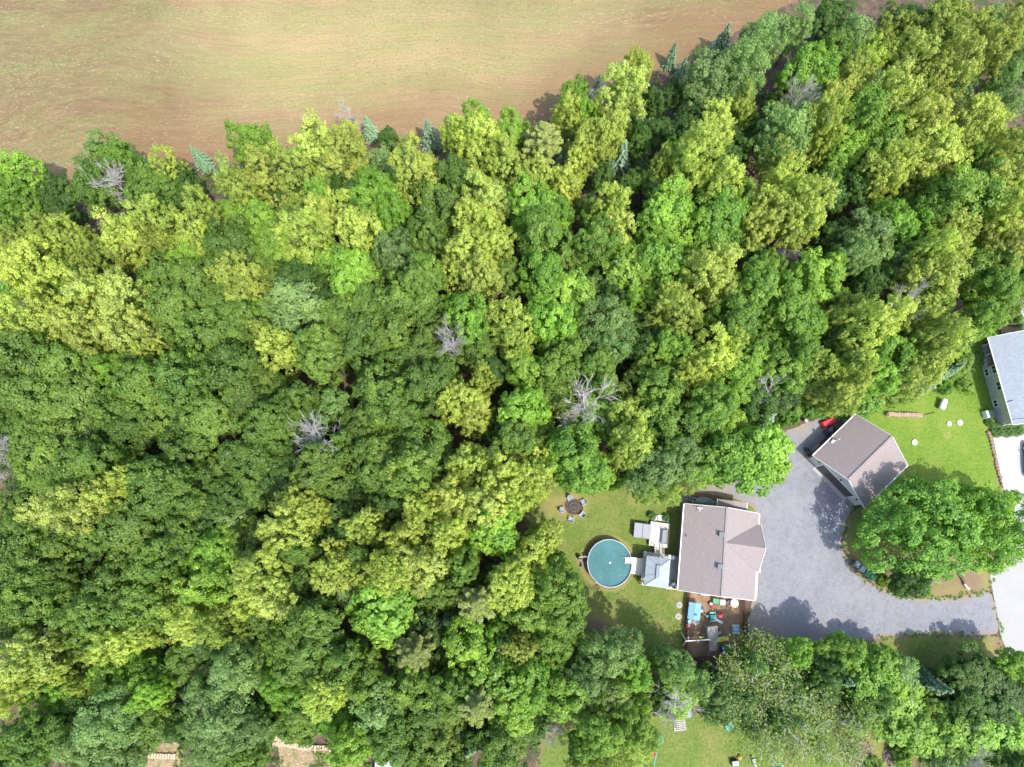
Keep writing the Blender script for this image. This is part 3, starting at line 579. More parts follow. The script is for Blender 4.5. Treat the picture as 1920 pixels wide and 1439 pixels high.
TREES = {
'Y': '95 438 36;130 450 34;32 462 30;230 440 36;290 415 36;380 398 30;372 442 28;312 312 25;440 345 32;500 325 38;548 318 40;592 275 38;640 290 40;655 262 25;775 315 44;570 440 42;640 390 30;670 430 36;600 400 26;855 250 28;900 265 44;945 300 38;985 340 30;1010 330 28;1060 340 30;910 370 38;885 410 36;880 470 44;925 450 38;860 500 36;900 515 40;1155 430 34;1150 380 30;1065 212 28;1170 165 42;1190 130 26;1110 262 34;1145 245 30;1085 295 26;1340 235 38;1310 285 44;1355 340 38;1290 320 30;1390 205 28;1240 310 22;60 505 48;30 480 32;210 560 54;165 540 34;100 585 44;150 615 42;240 618 40;278 652 26;30 600 42;450 520 40;418 530 24;520 650 36;500 625 24;960 605 42;970 640 30;1270 592 40;1250 560 26;860 750 40;890 780 32;905 712 26;1180 780 36;1185 830 38;1165 860 22;880 870 38;940 890 42;1000 895 40;1010 850 30;745 892 28;850 930 42;790 955 34;920 945 44;970 930 34;1330 505 46;1345 545 28;1540 222 34;1560 190 26;1550 265 24;1460 300 28;1470 345 38;1510 385 46;1500 420 30;1430 385 32;1420 425 32;1600 145 34;1625 115 24;1670 180 34;1655 205 22;1730 225 38;1755 285 52;1720 310 34;1670 312 38;1830 220 38;1850 260 32;1810 265 24;1780 440 42;1750 470 32;1870 335 42;1895 400 42;1750 520 50;1775 490 30;1640 600 46;1600 585 28;1555 600 24;1735 620 44;1765 640 42;1725 690 42;1690 710 24;1600 700 32;1585 740 32;1610 665 28;1340 660 40;1370 650 26;1300 690 32;1290 712 28;130 950 44;80 965 34;210 930 36;245 900 26;570 940 32;540 985 46;585 965 28;490 1070 46;515 1120 44;470 1130 28;360 1165 40;340 1140 24;230 1200 38;265 1190 28;195 1220 24;680 985 32;632 1032 24;630 1065 34;760 1010 40;790 1060 46;735 1075 40;690 1080 26;840 1000 36;620 1085 30;990 1055 42;960 1095 46;1010 1020 28;1030 1000 26;1215 1060 0;50 1230 46;90 1250 40;30 1300 40;975 1218 30;610 1300 38;640 1275 26;160 1285 18',
'O': '590 262 22;1700 110 46;1760 60 50;1790 120 42;1740 150 34;1720 190 26;1820 60 34;1890 40 40;1870 90 34;1650 70 24;1640 110 18;410 1172 36;320 1100 26;230 470 30;170 470 32;290 450 26;1890 470 40;1905 350 34;1850 440 30;1800 400 24;1880 290 30;1690 60 30;1780 20 34;140 490 30;1530 685 34',
'M': '280 345 38;172 348 32;430 460 44;470 440 30;820 380 44;850 335 34;800 440 36;1020 440 46;1120 450 38;1620 210 38;1660 255 40;1640 230 26;1800 370 50;1835 350 38;1770 350 30;1740 400 30;1560 95 30;350 530 48;330 580 44;420 575 46;395 620 44;450 605 38;310 620 34;600 660 44;640 640 34;40 660 50;110 690 50;60 740 50;150 750 50;10 700 40;270 720 46;340 720 46;430 690 46;300 770 46;390 780 46;460 745 42;250 800 38;350 825 42;220 760 34;480 705 32;90 850 60;60 815 44;165 870 46;140 900 36;500 800 42;470 860 46;560 755 34;600 880 44;640 850 34;300 920 54;350 950 40;700 580 46;760 560 46;795 520 38;680 640 46;640 600 42;730 620 36;780 665 42;740 690 32;720 745 46;800 725 46;760 780 36;690 720 30;1050 690 42;1120 700 38;970 825 38;700 860 42;800 845 50;770 885 46;740 840 32;1240 740 46;1260 800 46;1420 530 40;1440 500 28;1380 600 42;1330 590 36;1470 690 42;1500 660 28;1330 765 42;1310 805 38;1840 500 46;1872 540 36;1840 600 32;40 1000 46;90 1030 42;30 1060 46;60 1120 46;20 1160 42;100 1080 34;250 990 50;330 1010 44;300 1055 42;215 1110 50;170 1150 42;265 1130 42;580 1060 42;560 1030 30;590 1180 50;560 1240 46;620 1235 42;540 1200 34;640 1250 40;680 1270 36;770 1290 42;740 1385 46;800 1345 42;850 1290 36;870 1060 30;830 1110 32;1046 1100 42;1062 1152 42;1010 1150 42;1036 1062 26;1040 1210 36;1060 1300 46;940 1400 42;60 1390 46;110 1370 42;20 1425 42;1130 1370 40;1185 1355 36;1100 1400 30;1740 1340 30;1300 870 40;1510 560 26;1880 500 26;1700 390 24;1830 300 26;680 790 34;1090 640 34',
'G': '25 335 42;20 375 34;225 298 28;200 300 22;470 268 34;480 405 30;510 452 34;600 372 26;715 372 44;735 400 30;690 345 26;893 228 28;955 248 30;980 260 20;1080 178 24;1095 210 20;1000 392 50;1035 400 34;1350 405 52;1320 430 36;1380 380 34;1250 400 46;1230 430 32;1270 375 26;1520 132 42;1545 110 26;1580 282 36;1575 310 26;1690 432 38;1660 400 26;120 522 30;210 695 26;660 512 42;630 490 30;880 600 42;855 575 26;1050 550 50;1030 600 42;1020 515 40;1075 580 30;985 692 34;980 770 38;1000 745 22;1080 860 54;1110 890 34;1050 840 30;1530 520 42;1555 500 22;1480 572 46;1500 612 42;1450 590 26;1660 660 42;1640 700 38;1675 690 24;1400 680 38;1380 722 34;400 1050 44;390 1100 42;110 1300 32;260 1262 32;282 1300 28;520 1290 28;552 1306 30;990 1290 42;960 1330 42;1010 1260 24;1190 1262 32;880 1210 46;930 1180 22;1500 1225 28;1580 1222 32;1260 650 36;1195 560 26;1900 1410 40;1910 1250 28;1880 1430 34;660 1400 38;680 1375 24;1470 540 22;1900 60 24',
'L': '1800 1372 46;1872 1372 46;930 982 46;900 1010 26;720 1140 54;690 1165 30;930 1270 46;960 1250 26;1180 505 46;1240 490 42;1215 470 26;1690 1330 50;1725 1375 42;1670 1300 30;1430 838 46;1400 872 46;1352 855 40;1450 870 30;1620 1272 38;1665 1255 36;1320 400 26',
'D': '1125 225 22;1235 245 24;1200 250 18;1255 180 22;1290 172 22;1225 190 18;1130 330 20;1215 335 22;1180 345 20;1830 1275 46;1888 1292 44;1795 1268 32;1862 1332 36;1556 1262 30;60 370 36;100 358 28;20 405 36;112 398 20;340 332 22;350 360 24;728 262 18;800 475 30;1200 270 22;1560 32 34;1700 45 40;1900 125 38;1900 272 32;530 900 46;330 880 36;430 930 36;395 965 34;930 692 30;680 805 34;730 930 36;130 1000 36;300 1185 24;1342 1284 28;1350 1312 36;1710 1088 30;1428 1248 22;1540 1290 34;1640 1310 30;1760 1400 34;1480 1290 26;1230 1310 26;760 1240 28;900 1380 26;450 1180 24;390 1200 26;150 1320 28;1150 560 26;1400 460 28;1560 440 26;690 920 26',
'B': '200 290 34;172 330 24;740 470 34;1325 142 42;1395 132 42;1360 180 30;1430 72 36;1400 90 26;1495 48 28;1470 245 48;1440 275 28;1620 442 42;1600 475 30;1790 160 28;1890 190 28;1850 50 26;1880 150 24;1600 65 28;555 578 52;590 590 28;1130 600 46;1150 640 36;1230 880 44;1280 850 36;440 1260 42;410 1342 50;452 1368 38;392 1402 34;420 1300 28;205 1345 46;170 1390 40;710 1322 44;1130 1230 42;1168 1222 38;1100 1270 34;1266 1252 32;1306 1280 26;1246 1230 20;1414 1246 20;1690 1260 30;720 1380 30',
'S': '90 392 14;255 302 18;375 297 16;418 308 11;412 332 10;693 242 15;805 252 18;760 270 9;1055 302 15;1078 237 12;1095 228 11;1120 162 9;1182 200 13;1215 222 16;1165 295 22;1205 297 15;1355 78 18;1440 55 18;1330 100 12;443 1130 20;640 1122 18;840 1162 24;676 1196 13;846 1232 14;953 1182 18;880 1398 22;930 1422 22;1430 785 26;1745 712 20;1780 695 14;610 1215 10;1260 105 12;1280 130 12',
'P': '1018 268 38;895 1132 38;780 1225 38;895 1320 38;1480 750 0',
'C': '1560 1268 28;1596 1292 24;1740 1282 26;1540 60 18',
'F': '1130 1420 34;1185 1405 32;1090 1435 26;1215 1385 22;1040 735 32;1150 735 28;1210 700 28;1060 770 24;1140 800 26;1250 920 26;1290 905 22;1210 920 22;1150 1300 38;1110 1330 30;1190 1310 28;820 1400 34;770 1420 30;470 285 22;1860 450 26;1900 560 26;1540 720 24;1780 1425 36;1850 1425 34',
}
SHRUBS = '505 1362 16;575 1358 16;602 1366 13;330 1335 16;540 1345 18;500 1385 12;1498 768 14;1488 788 11;1465 790 14;315 1375 14;1480 765 26;1500 735 24;1520 770 20;1550 765 22;1580 775 18;1610 765 26;1640 752 24;1670 745 20;1700 735 22;1830 655 30;1800 690 26;1850 625 26;1870 600 24;1815 725 16;1770 725 16;1890 575 26;1905 600 16;1150 905 18;1200 905 18;1245 900 20;1120 900 16;1180 890 18;1020 1010 16;1045 1050 14;1075 1200 14;1230 1245 16;1465 1235 18;1400 1255 18;1730 1230 0;1660 1090 12;1650 985 0;1695 1105 16;1730 1105 16;1760 760 0;1505 700 20;1555 690 18;1310 1270 16;1385 1260 16;640 1420 18;350 1380 16;1690 1420 20;1640 1440 18'
FP = np.array(FIELD_EDGE, float)
def seg_d(x, y, P_):
    d = 1e9
    for i in range(len(P_)-1):
        a, b_ = P_[i], P_[i+1]; ab = b_-a; t = np.clip(((np.array([x, y])-a) @ ab)/(ab @ ab), 0, 1); d = min(d, np.hypot(*(a + ab*t - [x, y])))
    return d
def zone(x, y):
    if seg_d(x, y, FP) < 62 and y < 420: return 'along the ploughed field edge', 'field edge'
    if y > 1290 and x < 760: return 'around the timber-edged garden beds', 'garden beds'
    if y > 1195 and x > 1220 and x < 1420: return 'behind the fenced play yard', 'play yard'
    if y > 1195 and x >= 1420: return 'beside the lane verge and driveway', 'lane'
    if y > 1270 and x >= 980: return 'beside the back lawn', 'back lawn'
    if 960 < x < 1300 and y > 880: return 'bordering the round pool lawn', 'pool lawn'
    if x > 1270 and 640 < y < 930: return 'between the woods and the brown garage', 'garage'
    if x > 1700 and y > 480: return 'beside the grey-roofed neighbouring house', 'neighbouring house'
    return 'in the woods', 'woods'
KIND = {'S': ('spruce_tree', 'spruce'), 'C': ('spruce_tree', 'spruce'), 'P': ('pine_tree', 'pine'), 'Y': ('feathery_tree', 'tree'), 'O': ('feathery_tree', 'tree'), 'G': ('maple_tree', 'tree'), 'L': ('maple_tree', 'tree'), 'B': ('poplar_tree', 'tree'), 'F': ('poplar_tree', 'tree')}
ALLT = [(sp_, *map(float, q_.split())) for sp_, s_ in TREES.items() for q_ in s_.split(';')]
ALLT = [a_ for a_ in ALLT if a_[3] > 0]
SHORT = {'Y': 'yellow-green', 'O': 'olive', 'M': 'mid green', 'G': 'bright green', 'L': 'large-leaved', 'D': 'dark green', 'B': 'grey-green', 'S': 'spruce', 'P': 'pine', 'C': 'spruce', 'F': 'thin'}
def neighbours(x, y):
    d_ = sorted((math.hypot(a_[1]-x, a_[2]-y), SHORT[a_[0]]) for a_ in ALLT if (a_[1], a_[2]) != (x, y))[:3]; n_ = {}
    for q_ in d_: n_[q_[1]] = n_.get(q_[1], 0) + 1
    k_ = sorted(n_.items(), key=lambda e: (-e[1], e[0]))
    if len(k_) == 1: return f'amid three {k_[0][0]} crowns'
    if len(k_) == 2: return f'by two {k_[0][0]}, one {k_[1][0]} crown'
    return 'by ' + ', '.join(e[0] for e in k_[:2]) + f' and {k_[2][0]} crowns'
def plant_tree(sp, x, y, rpx, h=None, proto=None, col=None, label=None, name=None, cat=None, group=None, frac=.74, r0=3.0, h0=12.0, squash=None):
    pk, hr, cols, words = SPEC[sp]; meshes = PROTO[pk] if proto is None else PROTO[proto]
    H = h if h is not None else float(rng.uniform(*hr))
    if sp in 'SC':
        H = (h or 2.0 + rpx*.23)*rng.uniform(.92, 1.08); H = min(H, 13.0); frac = .45; r0, h0 = 1.7, 9.0
    if pk == 'pine': r0 = 2.6
    if pk != 'pine' and sp not in 'SC' and h is None: H *= min(1.08, .62 + .4*rpx/40)
    p = P(x, y, H*frac); rm = max(.5, rpx/pxm(x, y, H*frac))
    zl, zg = zone(x, y); nm, ct = KIND.get(sp, ('broadleaf_tree', 'tree'))
    noun = {'spruce': 'spruce', 'pine': 'pine'}.get(ct, 'tree')
    size = ('small ' if rpx < 27 else 'large ' if rpx > 41 else '') if noun == 'tree' else ''
    lb = label or (f'{size}{words} {noun} {zl}' if zg != 'woods' and noun != 'tree' else f'{size}{words} {noun} {zl}, {neighbours(x, y)}')
    if len(lb.split()) > 16: lb = f'{size}{words} {noun} {zl}'
    t = empty(name or nm, (p.x, p.y, 0), float(rng.uniform(0, 6.28)), lb, cat or ct, group or lb)
    t.scale = (rm/r0*1.04, rm/r0*1.04, H/h0)
    i = int(rng.integers(len(meshes)))
    c = link('crown', meshes[i], None, t); cc = cols[int(rng.integers(len(cols)))] if col is None else col
    if sp == 'M' and col is None and x > 1000: cc = [(.165,.29,.022),(.18,.31,.024),(.15,.27,.02)][int(rng.integers(3))]  # brighter leaf tint on the right paints in sun beyond the cloud shade
    k = 1.1*rng.uniform(.84, 1.15); c.color = (cc[0]*k*rng.uniform(.95, 1.05), cc[1]*k, cc[2]*k, 1)
    link('trunk', CTRUNK if sp in 'SCP' else TRUNKS[int(rng.integers(4))], BARK, t)
    return t
CROWNS = []
for sp, s in TREES.items():
    for q in s.split(';'):
        x, y, r_ = map(float, q.split())
        if r_ > 0: plant_tree(sp, x, y, r_, h=(float(rng.uniform(5.5, 7.5)) if x > 1640 else float(rng.uniform(7.5, 9))) if (y > 1190 and x > 1400 and sp not in 'SC') else None); CROWNS.append((x, y, r_))
# gaps between the crowns hold younger, lower trees
GAPS = [(562,716,34),(192,1042,38),(325,870,26),(715,1235,24),(968,535,22),(783,472,14),(1490,478,44),(1240,285,28),(1000,930,0),(150,365,34),(560,1410,46),(298,1425,36),(362,1300,18),(640,1430,36),(730,1430,30)]
CR = np.array(CROWNS); cand = rng.uniform((-20, 120), (1930, 1450), (9000, 2)); fill = []
keepout = [np.array(LAWN1_PX), np.array(LAWN2_PX), np.array(VERGE_PX), np.array(VERGE2_PX), np.array(DRIVE_PX), np.array(ROAD_PX), np.array(CONC_PX), np.array(YARD_PX), np.array(LAWN3_PX)]
ko = np.zeros(len(cand), bool)
for kp in keepout: ko |= inside(cand[:, 0], cand[:, 1], kp) | (dist_poly(cand[:, 0], cand[:, 1], kp) < 26)
fx = np.interp(cand[:, 0], FP[:, 0], FP[:, 1]); ko |= cand[:, 1] < fx + 22
ko |= (cand[:, 0] > 1780) & (cand[:, 1] > 540) & (cand[:, 1] < 1240)
ko |= (cand[:, 0] > 1620) & (cand[:, 1] > 690) & (cand[:, 1] < 1240)
for (x, y), bad in zip(cand, ko):
    if bad or len(fill) > 150: continue
    if (np.hypot(CR[:, 0]-x, CR[:, 1]-y) < CR[:, 2]*.5 + 15).any(): continue
    if any(math.hypot(x-a, y-b_) < c_ for a, b_, c_ in GAPS): continue
    if any(math.hypot(x-a, y-b_) < 42 for a, b_ in fill): continue
    fill.append((x, y))
for x, y in fill:
    sp = 'MDMGBD'[int(rng.integers(6))]
    plant_tree(sp, x, y, float(rng.uniform(30, 40)), h=float(rng.uniform(7.5, 10)), label=f'young {SPEC[sp][3]} tree in a gap, {neighbours(x, y)}', name='young_tree')
print('TREES', len(CROWNS), 'fill', len(fill))
# the two big trees on the island by the garage, and the sparse willows
plant_tree('M', 1720, 994, 91, h=11.0, proto='giant', col=(.18,.36,.035), label='huge spreading bright green maple on the island by the driveway', group='single', r0=6.6, h0=10.0, frac=.6)
plant_tree('M', 1852, 988, 76, h=10.0, proto='giant', col=(.165,.31,.02), label='broad mid green tree between the huge maple and the paved lane', group='single', r0=6.6, h0=10.0, frac=.6)
def shrub(x, y, rpx):
    p = P(x, y, .8); rm = rpx/pxm(x, y, .8); zl, zg = zone(x, y)
    t = empty('shrub', (p.x, p.y, 0), float(rng.uniform(0, 6.28)), f'low light green leafy shrub {zl}', 'shrub', 'shrubs ' + zl)
    t.scale = (rm/1.5, rm/1.5, float(rng.uniform(.7, 1.3)))
    f = link('foliage', PROTO['shrub'][int(rng.integers(3))], None, t); k = rng.uniform(.85, 1.15)
    f.color = (.18*k*rng.uniform(.85, 1.15), .34*k, .03*k, 1)
    s = MB()
    for a in range(4): s.tube([(0,0,-.05), (math.cos(a*1.6)*.5, math.sin(a*1.6)*.5, 1.2)], [.04,.015], 5)
    s.build('stem', BARK, t)
for q in SHRUBS.split(';'):
    x, y, r_ = map(float, q.split())
    if r_: shrub(x, y, r_)
def dead_tree(x, y, rpx, label, h=9.5, k=0, frac=.72):
    p = P(x, y, h*frac); rm = rpx/pxm(x, y, h*frac)
    t = empty('dead_tree', (p.x, p.y, 0), float(rng.uniform(0, 6.28)), label, 'dead tree'); s = rm/2.9; t.scale = (s, s, h/9.0)
    a = DEADS[k % 4]; link('trunk', a[0], DEADWOOD, t); link('limbs', a[1], DEADWOOD, t); return t
dead_tree(222, 350, 42, 'bare white dead tree with star-shaped limbs near the notch in the ploughed field', 12, 3)
dead_tree(658, 225, 24, 'pale bare dead tree standing against the open ploughed soil', 9, 1)
dead_tree(588, 818, 50, 'dense round bare grey dead tree with many fine twigs amid green maples', 15.0, 0, .8)
dead_tree(848, 648, 36, 'thin bare dead tree with dark trunk between mid green crowns', 14, 3)
dead_tree(1098, 765, 56, 'tall two-stemmed bare dead tree beside a yellow columnar crown', 14.5, 0)
dead_tree(1690, 575, 32, 'bare white-limbed dead tree over yellow crowns near the neighbouring house', 13.5, 1)
dead_tree(1432, 738, 36, 'bare whitish dead tree spreading above the shrubs behind the garage', 10, 2)
dead_tree(8, 845, 34, 'bare grey dead tree with drooping limbs beside a broad green crown', 14, 3)
dead_tree(2, 895, 26, 'small bare grey dead tree below a taller bare one', 11, 0)
dead_tree(1490, 200, 32, 'bare pinkish-grey dead tree among grey-green and yellow crowns', 13, 1)
dead_tree(1030, 1372, 28, 'small bare dead tree at the corner of the back lawn', 6.5, 2)
dead_tree(1150, 1308, 32, 'bare twiggy dead tree poking out of thin light green crowns', 10.5, 3)
dead_tree(1258, 1318, 46, 'dense bare pale dead tree behind the play yard above the back lawn', 12.5, 2)
dead_tree(205, 1408, 40, 'bare fallen-looking dead tree beside the mulch bed', 6, 1)
dead_tree(1560, 735, 22, 'grey bare leaning dead tree at the back of the garage shrubs', 8, 3)
dead_tree(1820, 1425, 30, 'grey bare dead treetop among dark crowns by the brush piles', 9, 0)
dead_tree(400, 1190, 24, 'bare crooked dead tree beside an olive feathery crown', 9, 1)
dead_tree(1475, 470, 26, 'bare dead tree in the dark gap beneath yellow crowns', 7, 3)
t = empty('dead_spruce', tuple(P(1120, 200, 4.5).xy) + (0,), .4, 'grey dead spruce with bare drooping branches at the ploughed field edge', 'dead tree'); t.scale = (1.15, 1.15, 1.25)
link('trunk', DEADSP[0], DEADWOOD, t); link('limbs', DEADSP[1], DEADWOOD, t)
t = empty('dead_spruce', tuple(P(1102, 208, 4.0).xy) + (0,), 1.4, 'thin leaning bare spruce next to a thicker grey dead one', 'dead tree'); t.scale = (.8, .8, 1.1)
link('trunk', DEADSP[0], DEADWOOD, t); link('limbs', DEADSP[1], DEADWOOD, t)
def willow(x, y, rpx, h, seed, label):
    r = np.random.default_rng(seed); p = P(x, y, h*.66); rm = rpx/pxm(x, y, h*.66)
    t = empty('sparse_tree', (p.x, p.y, 0), 0, label, 'tree'); tr = MB(); tr.tube([(0,0,-.2), (.1,.05,h*.2), (0,.1,h*.42)], [.42,.34,.26], 8)
    lb = MB(); tips = []
    for k in range(12):
        a = k*2.4; d = Vector((math.cos(a), math.sin(a), r.uniform(.35, .9)))
        branch_rec(lb, r, Vector((0, .08, h*r.uniform(.3, .42))), d, rm*r.uniform(.5, .68), .24, 3, tips, .42, .1, (2, 4))
    tr.build('trunk', DEADWOOD, t); lb.build('limbs', DEADWOOD, t)
    tp = np.array([list(q[0]) for q in tips if q[2] <= 1]); n = 12000; c = tp[r.integers(len(tp), size=n)] + r.normal(size=(n, 3))*np.array([.5, .5, .45])
    c[:, 2] = np.maximum(c[:, 2] - .8, 1.0)
    o = link('crown', leaves_mesh('sparse_leaves', c, r.normal(size=c.shape)*.6 + [0,0,.9], .15, r, LEAF, 1.7), None, t); o.color = (.23,.32,.06,1)
willow(1440, 1330, 98, 12.5, 5, 'large half-bare tree with pale limbs and sparse leaves above the back lawn')
willow(1545, 1372, 84, 12, 6, 'half-bare sparse-leaved tree next to the brush pile')
willow(1447, 1262, 56, 11, 7, 'smaller half-bare tree with pale forked limbs behind the play yard')
# undergrowth of the woods, weeds along the lawn borders
def scatter_clumps(name, label, cat, pts, rad, h, leaf, per, col, seed):
    r = np.random.default_rng(seed); n = len(pts); c = np.repeat(np.column_stack([pts, np.zeros(n)]), per, 0)
    R_ = np.repeat(rad*r.uniform(.5, 1.3, n), per)[:, None]; d = sph(r, n*per); d[:, 2] = np.abs(d[:, 2])
    pos = c + d*R_*np.array([1, 1, h/rad])*r.uniform(.3, 1, (n*per, 1))
    o = link(name, leaves_mesh(name, pos, d*.5 + [0, 0, .8] + r.normal(size=d.shape)*.4, leaf, r, LEAF, 1.5, np.repeat(r.uniform(.2, .8, n), per) + r.normal(size=n*per)*.15), None)
    o.color = (*col, 1); return tag(o, label, cat, kind='stuff')
forest = rng.uniform((-60, 130), (2000, 1480), (9000, 2)); fk = np.zeros(len(forest), bool)
for kp in keepout[:9]: fk |= inside(forest[:, 0], forest[:, 1], kp) | (dist_poly(forest[:, 0], forest[:, 1], kp) < 6)
fk |= forest[:, 1] < np.interp(forest[:, 0], FP[:, 0], FP[:, 1]) + 3
fk |= (forest[:, 0] > 1830) & (forest[:, 1] > 600) & (forest[:, 1] < 1260)
for a, b_, c_ in GAPS: fk |= np.hypot(forest[:, 0]-a, forest[:, 1]-b_) < c_*.85
forest = forest[~fk][:3600]
scatter_clumps('undergrowth', 'low dark green undergrowth on the forest floor', 'undergrowth', np.array([tuple(P(x, y).xy) for x, y in forest]), .9, 1.3, .22, 22, (.12,.22,.022), 61)
wp = []
for poly, n in ((LAWN1_PX, 420), (LAWN2_PX, 300), (VERGE_PX, 260), (VERGE2_PX, 260), (LAWN3_PX, 300)):
    q = poly_px(poly); q = edge_noise(q, .35, .5, 77); wp.append(q[np.random.default_rng(5).permutation(len(q))[:n]])
dq = edge_noise(poly_px(DRIVE_PX), .35, .35, 78); wp.append(dq[np.random.default_rng(6).permutation(len(dq))[:70]])
wp = np.concatenate(wp); ok = ~(inside(wp[:, 0], wp[:, 1], np.array(smooth_poly(poly_px(DRIVE_PX), 1))) & (dist_poly(wp[:, 0], wp[:, 1], np.array(poly_px(DRIVE_PX))) > .3))
pxr = np.array(poly_px([(1290,880),(1440,880),(1440,1110),(1290,1110)])); ok &= ~inside(wp[:, 0], wp[:, 1], pxr)
pxr = np.array(poly_px([(1850,600),(1990,600),(1990,960),(1850,960)])); ok &= ~inside(wp[:, 0], wp[:, 1], pxr)
scatter_clumps('weeds', 'ragged green weeds growing along the lawn borders', 'weeds', wp[ok], .24, .22, .085, 26, (.17,.29,.03), 62)
# straw and seedlings strewn over the field
def strew(name, label, cat, n, size, col, seed, thr, aspect, off):
    r = np.random.default_rng(seed); q = r.uniform((-115, 20), (115, 118), (n*6, 2)); d = fbm2(q[:, 0]*.25 + off, q[:, 1], 14, seed, 4) + r.normal(size=len(q))*.25
    k = inside(q[:, 0], q[:, 1], fieldpoly) & (d > thr); q = q[k][:n]
    pos = np.column_stack([q, np.full(len(q), .02) + r.uniform(0, .03, len(q))]); al = np.column_stack([np.ones(len(q)), r.normal(size=len(q))*.45 + .1, np.zeros(len(q))])
    me = leaves_mesh(name, pos, np.tile([0, 0, 1.], (len(q), 1)) + r.normal(size=(len(q), 3))*.25, size, r, LEAF, aspect, None, al)
    o = link(name, me, None); o.color = (*col, 1); return tag(o, label, cat, kind='stuff')
strew('straw', 'pale straw bits strewn over the ploughed soil', 'straw', 12000, .085, (.46,.38,.25), 31, .25, 2.6, 0)
strew('seedlings', 'small green seedlings sprouting on the ploughed soil', 'seedlings', 16000, .11, (.17,.26,.05), 33, .12, 1.6, 9)
# ------------------------------------------------------------------ main house
Rz = lambda a: Matrix.Rotation(a, 4, 'Z')
class Frame:
    """local frame of a building: px(x, y, z) gives local coordinates of a photo pixel at height z"""
    def __init__(s, o): s.o = o; s.inv = (Matrix.Translation(o.location) @ Rz(o.rotation_euler.z)).inverted()
    def px(s, x, y, z=0.0): return s.inv @ P(x, y, z)
SHINGLE = shingle('brown_shingles', [(.345,.295,.285), (.29,.25,.245), (.19,.16,.16), (.31,.275,.275)])
SHINGLE2 = shingle('garage_shingles', [(.34,.29,.285), (.3,.25,.25), (.19,.16,.158), (.33,.285,.28)])
SHINGLE3 = shingle('blue_grey_shingles', [(.36,.4,.45), (.27,.31,.36), (.2,.23,.27), (.45,.48,.52)])
def siding_mat(name, col, pitch=.14):
    m, nt, b = new_mat(name); v = coords(nt); sx = nt.nodes.new('ShaderNodeSeparateXYZ'); nt.links.new(v, sx.inputs[0])
    f = math_(nt, 'FRACT', math_(nt, 'DIVIDE', sx.outputs['Z'], pitch))
    c = ramp(nt, noise(nt, 1.5, 5, .65, v), [(.3, [q*.88 for q in col]), (.7, col)])
    c = mix(nt, ramp(nt, f, [(.0, .4), (.1, 0.)]), c, [q*.55 for q in col])
    nt.links.new(c, b.inputs['Base Color']); b.inputs['Roughness'].default_value = .6; bump(nt, b, f, .5, .02); return m
SIDEW = siding_mat('pale_siding', (.58,.57,.54)); SIDEB = siding_mat('beige_siding', (.62,.59,.51)); SIDEG = siding_mat('garage_siding', (.62,.6,.56))
FOUND = plain('foundation', (.46,.47,.48), .9, .12, 4, 0, .3)
def roof_slab(name, poly, t, mat, parent):
    """roof plane with its own object origin along the slope so the shingle courses follow the eave"""
    p0, p1, p2 = [Vector(q) for q in poly[:3]]
    X = (p1-p0).normalized(); N = X.cross(p2-p0).normalized()
    if N.z < 0: N = -N
    Y = N.cross(X); M = Matrix((X, Y, N)).transposed().to_4x4(); M.translation = p0
    inv = M.inverted(); loc = [inv @ Vector(q) for q in poly]
    n = len(loc); vs = loc + [Vector((q.x, q.y, -t)) for q in loc]
    mb = MB(); mb.add(vs, [tuple(range(n)), tuple(range(2*n-1, n-1, -1))] + [(i, n+i, n+(i+1) % n, (i+1) % n) for i in range(n)])
    o = mb.build(name, mat, parent); o.matrix_local = M; return o
def window(parent, c, wv, wd, ht, nrm, label=None):
    """framed window on a wall: c centre, wv along the wall, nrm outwards"""
    c, wv, nrm = Vector(c), Vector(wv).normalized(), Vector(nrm).normalized(); up = Vector((0,0,1)); mb = MB()
    for s in (-1, 1):
        mb.bar(c + wv*s*wd/2 - up*ht/2 + nrm*.03, c + wv*s*wd/2 + up*ht/2 + nrm*.03, .08, .1)
        mb.bar(c - wv*(wd/2-.04) + up*s*ht/2 + nrm*.031, c + wv*(wd/2-.04) + up*s*ht/2 + nrm*.031, .1, .08)
    mb.bar(c - up*(ht/2-.05) + nrm*.03, c + up*(ht/2-.05) + nrm*.03, .05, .07)
    f = mb.build('window', TRIM, parent)
    for s in (-1, 1):
        g = MB(); g.bar(c + wv*s*wd/4 - up*(ht/2-.05) + nrm*.014, c + wv*s*wd/4 + up*(ht/2-.05) + nrm*.014, .02, wd/2-.07) if abs(nrm.x) < .5 else g.bar(c + wv*s*wd/4 - up*(ht/2-.05) + nrm*.014, c + wv*s*wd/4 + up*(ht/2-.05) + nrm*.014, .02, wd/2-.07)
        # a thin pane
        g = MB(); a = c + wv*s*wd/4; hw = wd/4-.03; hh = ht/2-.05
        q = [a + wv*i*hw + up*j*hh + nrm*k for k in (.004, .018) for i, j in ((-1,-1),(1,-1),(1,1),(-1,1))]
        g.add(q, [(0,1,2,3),(7,6,5,4),(0,4,5,1),(1,5,6,2),(2,6,7,3),(3,7,4,0)]); g.build('pane', GLASS, f)
    return f
cor = [P(1283.7,944.8,3.2), P(1271.6,1106.8,3.2), P(1424.1,963,3.2), P(1415.4,1127.2,3.2)]
hc = sum(cor, Vector())/4; HA = math.radians(-7.6)
house = empty('house', (hc.x, hc.y, 0), HA, 'bungalow with grey-brown shingle gable roof between the pool and the gravel driveway', 'house')
hf = Frame(house); HX, HY, EZ, RZ = 4.38, 4.93, 3.15, 5.25
wl = MB(); X0, Y0 = HX-.38, HY-.3; top = EZ-.12
wl.box((0, 0, (top+.45)/2), (2*X0, 2*Y0, top-.45)); gz = EZ-.16 + (RZ-EZ)*(1-0/HX)
